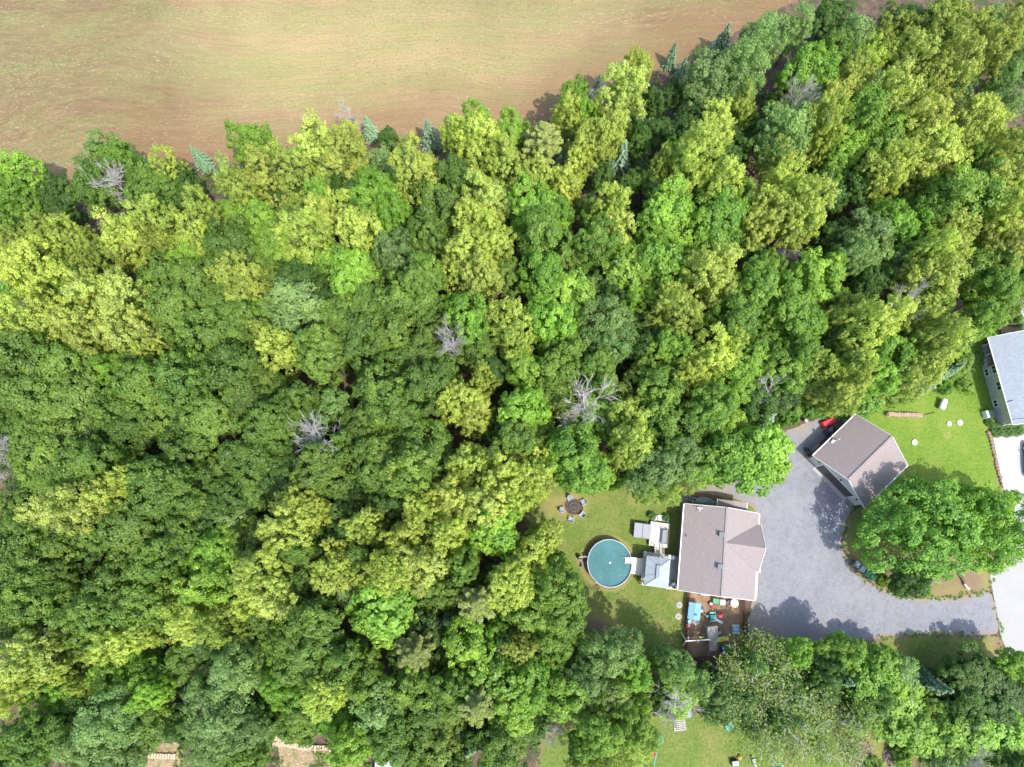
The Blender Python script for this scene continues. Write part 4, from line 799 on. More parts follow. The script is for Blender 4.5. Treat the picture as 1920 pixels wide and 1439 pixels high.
for s in (-1, 1):
    y = s*(Y0-.06); wl.add([(-X0, y, top+.001), (X0, y, top+.001), (X0, y, EZ + (RZ-EZ)*(1-X0/HX) - .2), (0, y, RZ-.22), (-X0, y, EZ + (RZ-EZ)*(1-X0/HX) - .2),
                            (-X0, y+s*.06, top+.001), (X0, y+s*.06, top+.001), (X0, y+s*.06, EZ + (RZ-EZ)*(1-X0/HX) - .2), (0, y+s*.06, RZ-.22), (-X0, y+s*.06, EZ + (RZ-EZ)*(1-X0/HX) - .2)],
                           [(0,1,2,3,4), (9,8,7,6,5), (0,5,6,1), (1,6,7,2), (2,7,8,3), (3,8,9,4), (4,9,5,0)])
wl.build('wall', SIDEW, house)
MB().box((0, 0, .22), (2*X0-.06, 2*Y0-.06, .5)).build('foundation', FOUND, house)
rl = roof_slab('roof', [(-HX, HY, EZ), (-HX, -HY, EZ), (0, -HY, RZ), (0, HY, RZ)], .14, SHINGLE, house); rl['label'] = 'roof slope facing the pool'
rr_ = roof_slab('roof', [(HX, -HY, EZ), (HX, HY, EZ), (.002, HY, RZ), (.002, -HY, RZ)], .14, SHINGLE, house); rr_['label'] = 'roof slope facing the driveway'
yc_ = hf.px(1395, 1023, RZ).y; gw = 2.72; gx = HX + .22
for s in (-1, 1):
    roof_slab('gable_roof', [(gx, yc_, RZ+.03), (gx, yc_ + s*gw, EZ+.04), (HX-.15, yc_ + s*(gw-.1), EZ+.12), (.05, yc_, RZ+.03)], .1, SHINGLE, house)
    MB().bar((gx+.02, yc_, RZ-.02), (gx+.02, yc_ + s*gw, EZ-.02), .05, .2).build('rake_board', TRIM, house)
g = MB(); g.add([(HX-.3, yc_-gw+.4, EZ-.1), (HX-.3, yc_+gw-.4, EZ-.1), (HX-.3, yc_, RZ-.25), (HX-.1, yc_-gw+.4, EZ-.1), (HX-.1, yc_+gw-.4, EZ-.1), (HX-.1, yc_, RZ-.25)], [(0,1,2), (5,4,3), (0,3,4,1), (1,4,5,2), (2,5,3,0)]); g.build('gable_wall', SIDEW, house)
MB().bar((0, -HY, RZ+.015), (0, HY, RZ+.015), .26, .05).build('ridge_cap', SHINGLE, house)
MB().bar((-HX-.07, -HY, EZ-.1), (-HX-.07, HY, EZ-.1), .13, .12).build('gutter', TRIM, house)
for y0_, y1_ in ((-HY, yc_-gw), (yc_+gw, HY)): MB().bar((HX+.07, y0_, EZ-.1), (HX+.07, y1_, EZ-.1), .12, .12).build('gutter', TRIM, house)
for sx_ in (-1, 1):
    for sy_ in (-1, 1): MB().bar((sx_*HX, sy_*(HY+.03), EZ-.09), (sx_*.03, sy_*(HY+.03), RZ-.09), .05, .18).build('rake_board', TRIM, house)
def vent(x, y):
    z = RZ - (RZ-EZ)*.12; p = hf.px(x, y, z); z = EZ + (RZ-EZ)*(1-abs(p.x)/HX)
    mb = MB(); mb.box((p.x, p.y, z+.1), (.42, .42, .3)); mb.box((p.x+.06, p.y, z+.3), (.62, .56, .06), 0, 0, .12); mb.build('roof_vent', plain('vent_blue_grey', (.1,.125,.15), .5), house)
vent(1351, 1002.6); vent(1348, 1062.8)
p = hf.px(1286.5, 1005, EZ+.2); MB().tube([(p.x, p.y, EZ), (p.x, p.y, EZ+.5)], .06, 8).build('vent_pipe', DARK, house)
p = hf.px(1310, 952, EZ+.6); MB().tube([(p.x, p.y-.1, EZ+.4), (p.x, p.y-.1, EZ+1.2)], .03, 6).bar((p.x-.35, p.y-.1, EZ+1.2), (p.x+.35, p.y-.1, EZ+1.2), .06).bar((p.x, p.y-.1, EZ+1.2), (p.x, p.y-.5, EZ+1.18), .05).build('aerial', WHITE, house)
for q in (-3.1, -.6, 2.4): window(house, (-X0, q, 1.85), (0,1,0), 1.2, 1.0, (-1,0,0))
for q in (-2.2, 1.6): window(house, (q, -Y0, 1.85), (1,0,0), 1.2, 1.0, (0,-1,0)); window(house, (q-1.2, Y0, 1.85), (1,0,0), 1.1, 1.0, (0,1,0))
for q in (3.6, 1.2): window(house, (X0, q, 1.85), (0,1,0), 1.4, 1.1, (1,0,0))
d = MB().box((X0+.03, -1.9, 1.5), (.06, .95, 2.05)).build('door', plain('door_blue_grey', (.12,.15,.19), .4), house); MB().tube([(X0+.07, -1.55, 1.45), (X0+.12, -1.55, 1.45)], .035, 8).build('handle', STEEL, d)
# small lower gable roof at the back end
a, b_ = hf.px(1346, 943, 2.7), hf.px(1401.3, 951, 2.7); yt = hf.px(1374, 939.5, 2.8).y; xm = (a.x+b_.x)/2; ex0, ex1 = a.x, b_.x
roof_slab('porch_roof', [(ex0, yt, 2.55), (ex0, Y0+.0, 2.55), (xm, Y0+.0, 3.0), (xm, yt, 3.0)], .09, SHINGLE, house)
roof_slab('porch_roof', [(ex1, Y0+.0, 2.55), (ex1, yt, 2.55), (xm+.002, yt, 3.0), (xm+.002, Y0+.0, 3.0)], .09, SHINGLE, house)
MB().box((xm, (yt+Y0)/2-.1, 1.23), (ex1-ex0-.5, yt-Y0-.25, 2.45)).build('porch_wall', SIDEW, house)
for xx in (ex0-.03, ex1+.03): MB().bar((xx, yt, 2.48), (xx, Y0+.02, 2.48), .07, .16).build('rake_board', TRIM, house)
# front steps and landing on the driveway side
fl = empty('front_steps', house.matrix_world @ Vector((0,0,0)), 0)
fl.location = (Matrix.Translation(house.location) @ Rz(HA)) @ Vector((X0, 0, 0)); fl.rotation_euler.z = HA
tag(fl, 'white wooden steps and landing along the driveway side of the bungalow', 'steps')
ya, yb = hf.px(1424, 1074, .5).y, hf.px(1420, 1121, .5).y; yl = hf.px(1428, 1041, .5).y
lx = .85
nb_ = 9
for i in range(nb_):
    yy = yb + (ya-yb)*(i+.5)/nb_; MB().box((lx*.62, yy, .47), (1.1, abs(ya-yb)/nb_-.02, .05)).build('board', WHITE, fl)
MB().box((lx*.55, (ya+yb)/2, .22), (.95, abs(ya-yb)-.1, .43)).build('base', DECKG, fl)
for i in range(3): MB().box((lx*.62+.72+.27*i*0, ya + .18 + .3*i, .4-.12*i), (1.15, .3, .06)).build('tread', WHITE, fl)
for yy in (yb+.05, (ya+yb)/2, ya-.05): MB().box((1.12, yy, .95), (.07, .07, .95)).build('post', WHITE, fl)
MB().box((1.12, (ya+yb)/2, 1.45), (.1, abs(ya-yb), .05)).build('handrail', WHITE, fl)
aw = empty('glass_canopy', (Matrix.Translation(house.location) @ Rz(HA)) @ Vector((X0, 0, 0)), HA, 'pale grey glass canopy on posts over the front door', 'canopy')
for i in range(2): MB().slab([(.02, yl-.95*i, 2.45), (.98, yl-.95*i, 2.3), (.98, yl-.95*i-.92, 2.3), (.02, yl-.95*i-.92, 2.45)], .04).build('panel', plain('frosted_panel', (.5,.55,.57), .25, .06), aw)
for yy in (yl-.06, yl-1.82): MB().tube([(.92, yy, 0), (.92, yy, 2.3)], .04, 8).build('post', DARK, aw)
bx_ = empty('planter_box', (Matrix.Translation(house.location) @ Rz(HA)) @ Vector((X0+.75, hf.px(1429, 994, .5).y, 0)), HA, 'long white planter box below the gable on the driveway side', 'planter')
for s in (-1, 1):
    MB().box((s*.28, 0, .25), (.05, 2.5, .5)).build('side', WHITE, bx_); MB().box((0, s*1.27, .25), (.61, .05, .5)).build('end', WHITE, bx_)
MB().box((0, 0, .2), (.5, 2.44, .4)).build('soil', FIREDIRT, bx_)
pf = link('plants', shrub_crown('planter_plants', 901, 1.0, .45, .09, 16, 30), None, bx_); pf.scale = (.26, 1.15, .6); pf.location = (0,0,.38); pf.color = (.15,.25,.08,1)
# clutter behind the house
def wpt(fr, x, y, z=0.0): return P(x, y, z)
cl = P(1292, 939, .6)
for i, (dx, dy, an) in enumerate([(0,0,-.25),(.5,.25,-.12),(1.3,.1,.02)]):
    t = empty('ladder', (cl.x+dx*1.3, cl.y+dy-.1, .05 + .16*i), HA + an, ['grey ladder lying at the back corner of the bungalow', 'blue-grey ladder lying askew upon another behind the bungalow', 'pale ladder lying flat behind the bungalow wall'][i], 'ladder')
    for s in (-1, 1): MB().bar((-1.3, s*.2, .06), (1.3, s*.2, .06), .06, .1).build('rail', plain('faded_blue_metal', (.27,.35,.39), .4), t)
    for k in range(8): MB().tube([(-1.15+.33*k, -.2, .06), (-1.15+.33*k, .2, .06)], .025, 6).build('rung', STEEL, t)
p = P(1322, 940, .3); t = empty('boat_hull', (p.x, p.y, 0), HA, 'pale blue-grey overturned small boat behind the bungalow', 'boat')
mb = MB(); N = 10
for i in range(N+1):
    u = i/N*2-1; wd = .5*(1-abs(u)**2.6) + .06; mb.v += [(u*1.2, -wd, .12), (u*1.2, -wd*.75, .42), (u*1.2, 0, .55-.1*u*u), (u*1.2, wd*.75, .42), (u*1.2, wd, .12)]
for i in range(N):
    for k in range(4): mb.f.append((i*5+k, i*5+k+1, i*5+5+k+1, i*5+5+k))
mb.f += [(0,1,2,3,4), tuple(N*5+k for k in (4,3,2,1,0))]; mb.build('hull', plain('faded_hull', (.33,.41,.44), .45), t, smooth=True); MB().bar((-1.1,0,.57),(1.1,0,.57),.06,.05).build('keel', LIGHTGREY, t)
p = P(1337, 945, .3); t = empty('storage_bin', (p.x, p.y, 0), HA, 'small blue-grey storage bin beside the lower porch roof', 'bin'); MB().bev((0,0,.3), (.75,.6,.6), .04).build('body', GREYP, t); MB().bev((0,0,.64), (.82,.66,.08), .03).build('lid', LIGHTGREY, t)
# ------------------------------------------------------------------ pool, decks, gazebo, hot tub
pool = empty('swimming_pool', (POOLC.x, POOLC.y, 0), 0, 'round above-ground swimming pool with teal water and pale rim', 'pool')
mb = MB(); prof = [(1.0, 0), (1.0, 1.17), (.985, 1.17), (.985, .2)]
n = 56; base = 0
for r_, z in prof:
    for k in range(n): a = 2*math.pi*k/n; mb.v.append((r_*POOLR[0]*math.cos(a), r_*POOLR[1]*math.sin(a), z))
for i in range(3):
    for k in range(n): mb.f.append((i*n+k, i*n+(k+1) % n, (i+1)*n+(k+1) % n, (i+1)*n+k))
mb.build('wall', plain('pool_wall_blue', (.1,.16,.2), .5), pool)
for k in range(14):
    mb = MB(); pts = []
    for i in range(7):
        a = 2*math.pi*(k + i/6*.985)/14; pts.append((a, POOLR[0]*math.cos(a), POOLR[1]*math.sin(a)))
    for a, x, y in pts: mb.v += [(x*.975, y*.975, 1.16), (x*1.018, y*1.018, 1.16), (x*1.014, y*1.014, 1.22), (x*.98, y*.98, 1.22)]
    for i in range(6):
        for q in range(4): mb.f.append((i*4+q, i*4+(q+1) % 4, i*4+4+(q+1) % 4, i*4+4+q))
    mb.f += [(0,1,2,3), (27,26,25,24)]; mb.build('rim', plain('pool_rim_grey', (.33,.39,.43), .4), pool)
    a = 2*math.pi*k/14; MB().box((POOLR[0]*1.022*math.cos(a), POOLR[1]*1.022*math.sin(a), .57), (.06, .14, 1.14), a).build('upright', LIGHTGREY, pool)
m, nt, b = new_mat('pool_water'); v = coords(nt)
c = ramp(nt, noise(nt, .7, 4, .6, v), [(.3, (.045,.135,.15)), (.7, (.07,.185,.2))]); c = mix(nt, ramp(nt, noise(nt, 4, 3, .6, v), [(.55, 0.), (.75, .25)]), c, (.12,.28,.29))
nt.links.new(c, b.inputs['Base Color']); b.inputs['Roughness'].default_value = .22; b.inputs['IOR'].default_value = 1.33; bump(nt, b, noise(nt, 2.2, 4, .65, v, 1.2), .45, .06)
mb = MB(); mb.lathe([(1.0, .98), (.97, 1.0)], 48, (0,0,0), POOLR[0]*.985, POOLR[1]*.985); mb.build('water', m, pool)
p = P(1176, 1051, 1.0) - POOLC
t = empty('pool_steps', (POOLC.x + p.x, POOLC.y + p.y, 1.0), 0, 'white plastic step ladder standing in the pool by the deck', 'steps')
for i in range(4): MB().bev((-.42+.3*i, 0, -.05+.1*i), (.26, .58, .06), .02).build('tread', WHITE, t)
for s in (-1, 1): MB().tube([(-.5, s*.31, -.3), (-.45, s*.31, .1), (.1, s*.31, .5), (.6, s*.31, .55), (.75, s*.31, .2)], .03, 7).build('rail', WHITE, t)
p = P(1143.5, 1055.5, 1.0); t = empty('pool_float', (p.x, p.y, .985), 0, 'small white chlorine float in the middle of the pool water', 'float'); MB().lathe([(.06,0),(.12,.05),(.12,.1),(.05,.14)], 12).build('body', WHITE, t); MB().tube([(0,0,.13),(0,0,.2)], .03, 6).build('knob', LIGHTGREY, t)
WDECK = plain('white_deck_boards', (.68,.65,.6), .7, .1)
# pump and filter
p = P(1086, 1045, .3); t = empty('pool_filter', (p.x, p.y, 0), .2, 'black sand filter tank beside the pool wall', 'filter')
MB().lathe([(.2,0),(.26,.12),(.28,.35),(.26,.6),(.14,.75),(.08,.8)], 16).build('tank', DARK, t, smooth=True); MB().lathe([(.12,.8),(.12,.92),(.05,.96)], 10).build('valve', GREYP, t); MB().tube([(.1,0,.86),(.45,-.05,.9),(.8,-.12,.95),(1.1,-.1,1.0)], .035, 7).build('hose', WHITE, t)
p = P(1090, 1060, .1); t = empty('pool_pump', (p.x, p.y, 0), 1.3, 'black pool pump with pale hose below the filter tank', 'pump'); MB().bev((0,0,.04),(.6,.35,.08),.02).build('base', STONE, t); MB().tube([(-.25,0,.22),(.2,0,.22)], .12, 12).build('motor', DARK, t); MB().tube([(.2,0,.22),(.45,.1,.3),(.6,.4,.5)], .035, 7).build('hose', LIGHTGREY, t)
p = P(1096, 1042, .1); t = empty('chlorinator', (p.x, p.y, 0), 0, 'slim black feeder cylinder standing against the pool wall', 'cylinder'); MB().lathe([(.1,0),(.1,.5),(.13,.52),(.13,.6)], 12).build('body', DARK, t); MB().lathe([(.05,.6),(.05,.66)], 8).build('knob', GREYP, t)
def deck(name, label, x0, y0, x1, y1, z, boards_y, mat, skirt=DECKG, bw=.14):
    """deck from two opposite photo corners (at deck height)"""
    a, b_ = hf.px(x0, y0, z), hf.px(x1, y1, z); cx, cy = (a.x+b_.x)/2, (a.y+b_.y)/2; wd, dp = abs(a.x-b_.x), abs(a.y-b_.y)
    o = empty(name, (Matrix.Translation(house.location) @ Rz(HA)) @ Vector((cx, cy, 0)), HA, label, 'deck')
    L, W_ = (wd, dp) if boards_y else (dp, wd); n = max(2, int(L/bw)); mb = MB(); r = random.Random(int(x0))
    for i in range(n):
        q = -L/2 + (i+.5)*L/n; h = z + r.uniform(-.004, .004)
        mb.box((q, 0, h-.02) if boards_y else (0, q, h-.02), (L/n-.012, W_, .04) if boards_y else (W_, L/n-.012, .04))
    tag(mb.build('boards', mat, o), kind='stuff')
    for sx_ in (-1, 1):
        MB().box((sx_*(wd/2-.03), 0, z-.12), (.05, dp-.02, .15)).build('joist', skirt, o)
        for sy_ in (-1, 1): MB().box((sx_*(wd/2-.09), sy_*(dp/2-.09), (z-.2)/2), (.09, .09, z-.2)).build('post', skirt, o)
    return o, wd, dp
pd, w1, d1 = deck('pool_deck', 'small pale wooden landing between the pool and the gazebo deck', 1185.5, 1045, 1206, 1079, 1.1, False, WDECK)
for i in range(9): MB().box((w1/2-.06 - .0, -d1/2+.1 + i*(d1-.2)/8, 1.55), (.04, .07, .85)).build('baluster', DECKW, pd)
MB().box((w1/2-.06, 0, 2.0), (.1, d1, .05)).build('handrail', DECKW, pd)
for i in range(6): MB().box((-.02+.1*i, -d1/2-.03, 1.5), (.05, .04, .85)).build('baluster', DECKW, pd)
gd, w2, d2 = deck('gazebo_deck', 'grey wooden deck under the gazebo against the bungalow wall', 1206.5, 1034, 1277, 1107, 1.0, True, DECKG)
for i in range(12): MB().box((-w2/2+.04, -d2/2+.1 + i*(d2-.2)/11, 1.45), (.05, .06, .9)).build('baluster', DECKW, gd)
MB().box((-w2/2+.04, 0, 1.92), (.1, d2, .05)).build('handrail', DECKW, gd)
MB().box((0, -d2/2+.04, 1.92), (w2-.12, .1, .05)).build('handrail', DECKW, gd)
for i in range(14): MB().box((-w2/2+.25 + i*(w2-.4)/13, -d2/2+.04, 1.45), (.06, .05, .9)).build('baluster', DECKW, gd)
ud, w3, d3 = deck('white_deck', 'whitewashed low wooden deck beside the hot tub', 1220.5, 978, 1252.5, 1028, .6, False, WDECK)
a = hf.px(1226, 1022, .5); b_ = hf.px(1242, 1038, .8)
t = empty('deck_stairs', (Matrix.Translation(house.location) @ Rz(HA)) @ Vector(((a.x+b_.x)/2, (a.y+b_.y)/2, 0)), HA, 'short pale slatted stairs joining the white deck to the gazebo deck', 'stairs')
for i in range(5): MB().box((0, .45-.22*i, .62+.08*i), (1.0, .15, .05)).build('tread', DECKW, t)
for s in (-1, 1): MB().bar((s*.5, .55, .5), (s*.5, -.5, .9), .06, .2).build('stringer', REDWOOD, t); MB().bar((s*.5, .55, 1.35), (s*.5, -.5, 1.75), .07, .05).build('handrail', DECKW, t); MB().bar((s*.5, .5, .55), (s*.5, .5, 1.36), .06).build('post', DECKW, t)
# gazebo
a, b_ = hf.px(1212.5, 1042, 3.0), hf.px(1253, 1104, 3.0); gxw, gyw = abs(b_.x-a.x)/2, abs(b_.y-a.y)/2
gz_ = empty('gazebo', (Matrix.Translation(house.location) @ Rz(HA)) @ Vector(((a.x+b_.x)/2, (a.y+b_.y)/2, 1.0)), HA, 'hardtop gazebo with pale blue-grey hipped metal roof and dark seams on the deck', 'gazebo')
GZM = plain('gazebo_panel', (.33,.38,.42), .38, .05, 2); e_, pk = 2.0, 2.7; rl_ = gyw-gxw*.75
for s in (-1, 1):
    for q in ((-gyw, -gyw*.36), (-gyw*.35, gyw*.35), (gyw*.36, gyw)):
        def ridge(y): return max(-rl_, min(rl_, y*rl_/gyw))
        MB().slab([(s*gxw, q[0], e_), (s*gxw, q[1], e_), (s*.16, ridge(q[1]), pk), (s*.16, ridge(q[0]), pk)], .03).build('roof_panel', GZM, gz_)
    for q in ((-gxw, -.015), (.015, gxw)): MB().slab([(q[0], s*(gyw+.004), e_), (q[1], s*(gyw+.004), e_), (q[1]*.16/gxw, s*rl_, pk+.004), (q[0]*.16/gxw, s*rl_, pk+.004)], .03).build('roof_panel', GZM, gz_)
    for s2 in (-1, 1):
        MB().bar((s*gxw, s2*gyw, e_+.03), (s*.16, s2*rl_, pk+.03), .05, .04).build('seam', GREYP, gz_)
        MB().box((s*(gxw-.2), s2*(gyw-.2), e_/2), (.1, .1, e_)).build('post', DARK, gz_)
        MB().bar((s*gxw, s2*gyw*.355, e_+.025), (s*.16, s2*rl_*.355, pk+.02), .035, .03).build('seam', GREYP, gz_)
for s in (-1, 1): MB().box((s*(gxw-.2), 0, e_-.1), (.07, 2*gyw-.5, .12)).build('beam', DARK, gz_); MB().box((0, s*(gyw-.2), e_-.1), (2*gxw-.5, .07, .12)).build('beam', DARK, gz_)
cp = MB(); cx_, cy_ = .3, rl_+.15
for s in (-1, 1): cp.slab([(s*cx_, -cy_, pk+.12), (s*cx_, cy_, pk+.12), (s*.02, cy_-.2, pk+.26), (s*.02, -cy_+.2, pk+.26)], .03)
for s in (-1, 1): cp.slab([(-cx_, s*cy_, pk+.122), (cx_, s*cy_, pk+.122), (0, s*(cy_-.2), pk+.262)], .03)
cp.build('vent_cap', GZM, gz_); MB().box((0, 0, pk+.04), (.36, 2*rl_, .1)).build('vent_collar', GREYP, gz_)
# barbecue, patio chair, cooler on the gazebo deck
def on_deck(x, y, z): return P(x, y, z)
p = P(1264, 1046, 1.8); t = empty('barbecue', (p.x, p.y, 1.0), HA, 'black and silver gas barbecue on the deck beside the bungalow', 'barbecue')
MB().bev((0,0,.4),(.55,.5,.7),.03).build('cabinet', DARK, t); MB().bev((0,0,.95),(.6,.5,.32),.1).build('lid', GREYP, t); MB().box((.48,0,.76),(.34,.48,.04)).build('side_shelf', STEEL, t); MB().box((-.48,0,.76),(.34,.48,.04)).build('side_shelf', WHITE, t); MB().tube([(-.22,-.28,.95),(.22,-.28,.95)],.02,6).build('handle', STEEL, t)
def chair(x, y, z, rz, label, mat, cat='chair', group=None, s=1.0):
    p = P(x, y, z+.4); t = empty('garden_chair', (p.x, p.y, z), rz, label, cat, group); t.scale = (s, s, s)
    for k in range(5): MB().box((-.2+.1*k, -.02, .38-.01), (.09, .5, .03), 0, -.12).build('seat_slat', mat, t)
    for k in range(5): MB().box((-.22+.11*k, .34, .68), (.1, .03, .75 - .05*abs(k-2)), 0, -.3).build('back_slat', mat, t)
    for sx_ in (-1, 1):
        MB().box((sx_*.33, .0, .56), (.14, .66, .03)).build('arm', mat, t)
        MB().bar((sx_*.3, -.26, 0), (sx_*.3, -.26, .55), .06, .09).build('leg', mat, t); MB().bar((sx_*.27, .42, 0), (sx_*.3, .1, .54), .06, .09).build('leg', mat, t)
    return t
chair(1264, 1096, 1.0, 2.4, 'dark blue-grey patio chair on the deck by the bungalow corner', plain('slate_plastic', (.09,.12,.16), .5))
p = P(1253, 1102, 1.3); t = empty('cooler', (p.x, p.y, 1.0), HA, 'small blue and white cooler at the corner of the gazebo deck', 'cooler'); MB().bev((0,0,.18),(.5,.34,.34),.03).build('body', NAVY, t); MB().bev((0,0,.39),(.53,.37,.08),.03).build('lid', WHITE, t)
# bench on the white deck, hot tub, planters
p = P(1246, 1006, 1.0); t = empty('bench', (p.x, p.y, .6), HA, 'dark framed patio bench with grey cushion on the whitewashed deck', 'bench')
MB().bev((0,0,.4),(.62,1.55,.14),.05).build('cushion', plain('grey_cushion', (.24,.26,.29), .85), t)
for s in (-1, 1):
    MB().bar((-.38,s*.86,.02),(-.38,s*.86,.6),.06).build('leg', DARK, t); MB().bar((.38,s*.86,.02),(.38,s*.86,.75),.06).build('leg', DARK, t); MB().bar((-.42,s*.86,.6),(.42,s*.86,.62),.08,.05).build('arm', DARK, t)
MB().box((.4,0,.62),(.07,1.75,.3)).build('backrest', DARK, t); MB().box((-.36,0,.33),(.06,1.7,.08)).build('front_rail', DARK, t)
a, b_ = hf.px(1190, 979.5, 1.0), hf.px(1219.5, 1011.5, 1.0); tx, ty = abs(b_.x-a.x), abs(b_.y-a.y)
t = empty('hot_tub', (Matrix.Translation(house.location) @ Rz(HA)) @ Vector(((a.x+b_.x)/2, (a.y+b_.y)/2, 0)), HA, 'square hot tub under a grey folding cover beside the white deck', 'hot tub')
MB().bev((0,0,.43),(tx-.08,ty-.08,.86),.12).build('cabinet', plain('tub_cabinet', (.13,.11,.1), .6), t)
for s in (-1, 1): MB().bev((s*(tx/4+.004),0,.95),(tx/2-.012,ty,.12),.05).build('cover', plain('tub_cover', (.27,.28,.31), .7, .08), t)
p = P(1238, 972, .3); t = empty('stone_step', (p.x, p.y, 0), HA, 'pale stone step at the end of the whitewashed deck', 'step')
for i in range(3): MB().bev((-.75+.75*i,.06*(i%2),.14),(.7,.7,.28),.05).build('stone', PALESTONE, t)
for x, y, s, lb in ((1222.5,968,.55,'leafy green potted plant at the corner by the hot tub'), (1251,973,.6,'spiky green potted plant at the corner of the whitewashed deck')):
    p = P(x, y, .5); t = empty('potted_plant', (p.x, p.y, 0), 0, lb, 'plant'); MB().lathe([(.16,0),(.22,.34),(.24,.34),(.24,.38),(.2,.38)], 14).build('pot', REDWOOD, t)
    o = link('foliage', PROTO['shrub'][0], None, t); o.scale = (s/1.5, s/1.5, .32); o.location = (0,0,.3); o.color = (.08,.2,.04,1)
p = P(1270, 1133.5); 
for (x, y), lb in (((1273.4,1134.5), 'round pale concrete lid in the lawn nearer the deck corner'), ((1271.5,1156.2), 'round pale concrete lid in the lawn nearer the trees')):
    p = P(x, y); t = empty('ground_hatch', (p.x, p.y, 0), 0, lb, 'lid'); MB().lathe([(.39,0),(.39,.07),(.35,.1)], 24).build('cover', plain('worn_concrete', (.36,.33,.31), .9, .15, 6, 0, .3), t); MB().box((0,0,.115),(.22,.05,.03)).build('handle', DARK, t)
# fire pit with five chairs
p = P(1076.5, 951); t = empty('fire_pit', (p.x, p.y, 0), 0, 'round stone-ringed fire pit with dark ashes on the lawn', 'fire pit')
for k in range(14):
    a = 2*math.pi*k/14; MB().bev((.55*math.cos(a), .55*math.sin(a), .06), (.14, .22, .12 + .02*(k % 3)), .03, a).build('stone', plain('sooty_stone', (.13,.11,.1), .9, .3), t)
MB().lathe([(.5,0),(.5,.03),(.3,.06)], 18).build('ashes', plain('ash', (.07,.06,.055), .95, .4), t)
for k in range(4): MB().tube([(-.3*math.cos(k*.9), -.3*math.sin(k*.9), .08), (.3*math.cos(k*.9), .3*math.sin(k*.9), .16)], .045, 7).build('log', BARK, t)
FPC = P(1076.5, 951)
for x, y, lb in ((1054.7,956.5,'grey-white garden chair beside the fire pit facing away from the woods'), (1094,942.5,'grey-white garden chair beside the fire pit under the dense green tree'), (1091.5,965,'grey-white garden chair beside the fire pit nearest the hot tub'), (1071.3,973.5,'grey-white garden chair beside the fire pit towards the pool'), (1069,934.5,'grey-white garden chair half under the trees beside the fire pit')):
    q = P(x, y, .4); chair(x, y, 0, math.atan2(q.y-FPC.y, q.x-FPC.x) - math.pi/2, lb, plain('white_grey_resin', (.27,.3,.35), .5), 'chair', 'chairs around the fire pit', .85)
# ------------------------------------------------------------------ play yard
def fence(label, pts, h=1.15, mat=REDWOOD):
    w0 = [P(x, y) for x, y in pts]; o = empty('fence', (w0[0].x, w0[0].y, 0), 0, label, 'fence'); org = w0[0]
    mb = MB()
    for i in range(len(w0)-1):
        a, b_ = w0[i]-org, w0[i+1]-org; L = (b_-a).length; d = (b_-a)/L; an = math.atan2(d.y, d.x); n = int(L/1.8)+1
        for k in range(n+1):
            q = a + d*L*k/n; MB().box((q.x, q.y, h/2+.03), (.1, .1, h+.1), an).build('post', mat, o)
        for z in (.25, h-.2): MB().bar(a + Vector((0,0,z)), b_ + Vector((0,0,z)), .05, .1).build('rail', mat, o)
        m_ = int(L/.2); nv = Vector((-d.y, d.x, 0))*.045
        for k in range(m_): q = a + d*L*(k+.5)/m_ + nv; mb.box((q.x, q.y, h/2+.02), (.11, .025, h-.04), an)
    tag(mb.build('pickets', mat, o), kind='stuff')
fence('red-brown picket fence between the play yard and the pool lawn', [(1289,1110),(1286,1160),(1283,1230)])
fence('red-brown picket fence between the play yard and the driveway', [(1391,1124),(1392,1170),(1392,1230)])
fence('red-brown picket fence at the wooded end of the play yard', [(1284,1232),(1340,1234),(1391,1232)])
def yp(x, y, z=0.0): q = P(1260 + x/10.28, 1100 + y/10.28, z); return (q.x, q.y, 0)
t = empty('playhouse', yp(435, 480, 1.2), -.16, 'plastic playhouse with flat light blue roof in the play yard', 'playhouse')
for s in (-1, 1):
    MB().slab([(s*.72,-.95,1.16),(s*.72,.95,1.16),(s*.0+s*.004,.95,1.36),(s*.004,-.95,1.36)], .05).build('roof', BLUE, t); MB().box((s*.58,0,.57),(.05,1.5,1.12)).build('wall', CREAM, t); MB().box((0,s*.76,.57),(1.2,.05,1.12)).build('wall', CREAM, t)
MB().box((0,-.8,.45),(.5,.03,.85)).build('door', RED, t); MB().box((.1,-.35,1.38),(.28,.18,.12)).build('chimney', DARK, t)
def toy_kitchen(x, y, rz, label, a, b_):
    t = empty('toy_bench', yp(x, y, .4), rz, label, 'toy'); MB().bev((0,0,.25),(.45,.6,.5),.04).build('cabinet', a, t); MB().bev((0,.2,.62),(.42,.12,.3),.03).build('backsplash', b_, t); MB().lathe([(.12,.5),(.14,.53),(.1,.53)],12).build('basin', WHITE, t)
toy_kitchen(325, 670, .1, 'cyan plastic toy bench next to the playhouse', CYAN, TEAL); 
t = empty('toy_bin', yp(310, 750, .2), .2, 'small purple toy bin beside the cyan toy bench', 'toy'); MB().bev((0,0,.15),(.4,.3,.3),.03).build('body', PURPLE, t); MB().bev((0,0,.32),(.42,.32,.05),.02).build('lid', PINK, t)
t = empty('sand_mat', yp(465, 690), .5, 'grey square slab lying beside the playhouse', 'slab'); MB().bev((0,0,.05),(.55,.5,.1),.03).build('slab', LIGHTGREY, t); MB().box((0,0,.11),(.4,.36,.02)).build('inset', GREYP, t)
t = empty('storage_chest', yp(850, 280, .5), HA, 'dark green storage chest against the bungalow wall', 'chest'); MB().bev((0,0,.25),(.75,.5,.5),.04).build('body', GREEN, t); MB().bev((0,0,.54),(.8,.55,.09),.03).build('lid', pm('mid_green', (.04,.26,.13)), t)
t = empty('play_table', yp(980, 310, .5), HA, 'square cream play table beside the green chest', 'table'); MB().bev((0,0,.5),(.68,.68,.06),.05).build('top', CREAM, t)
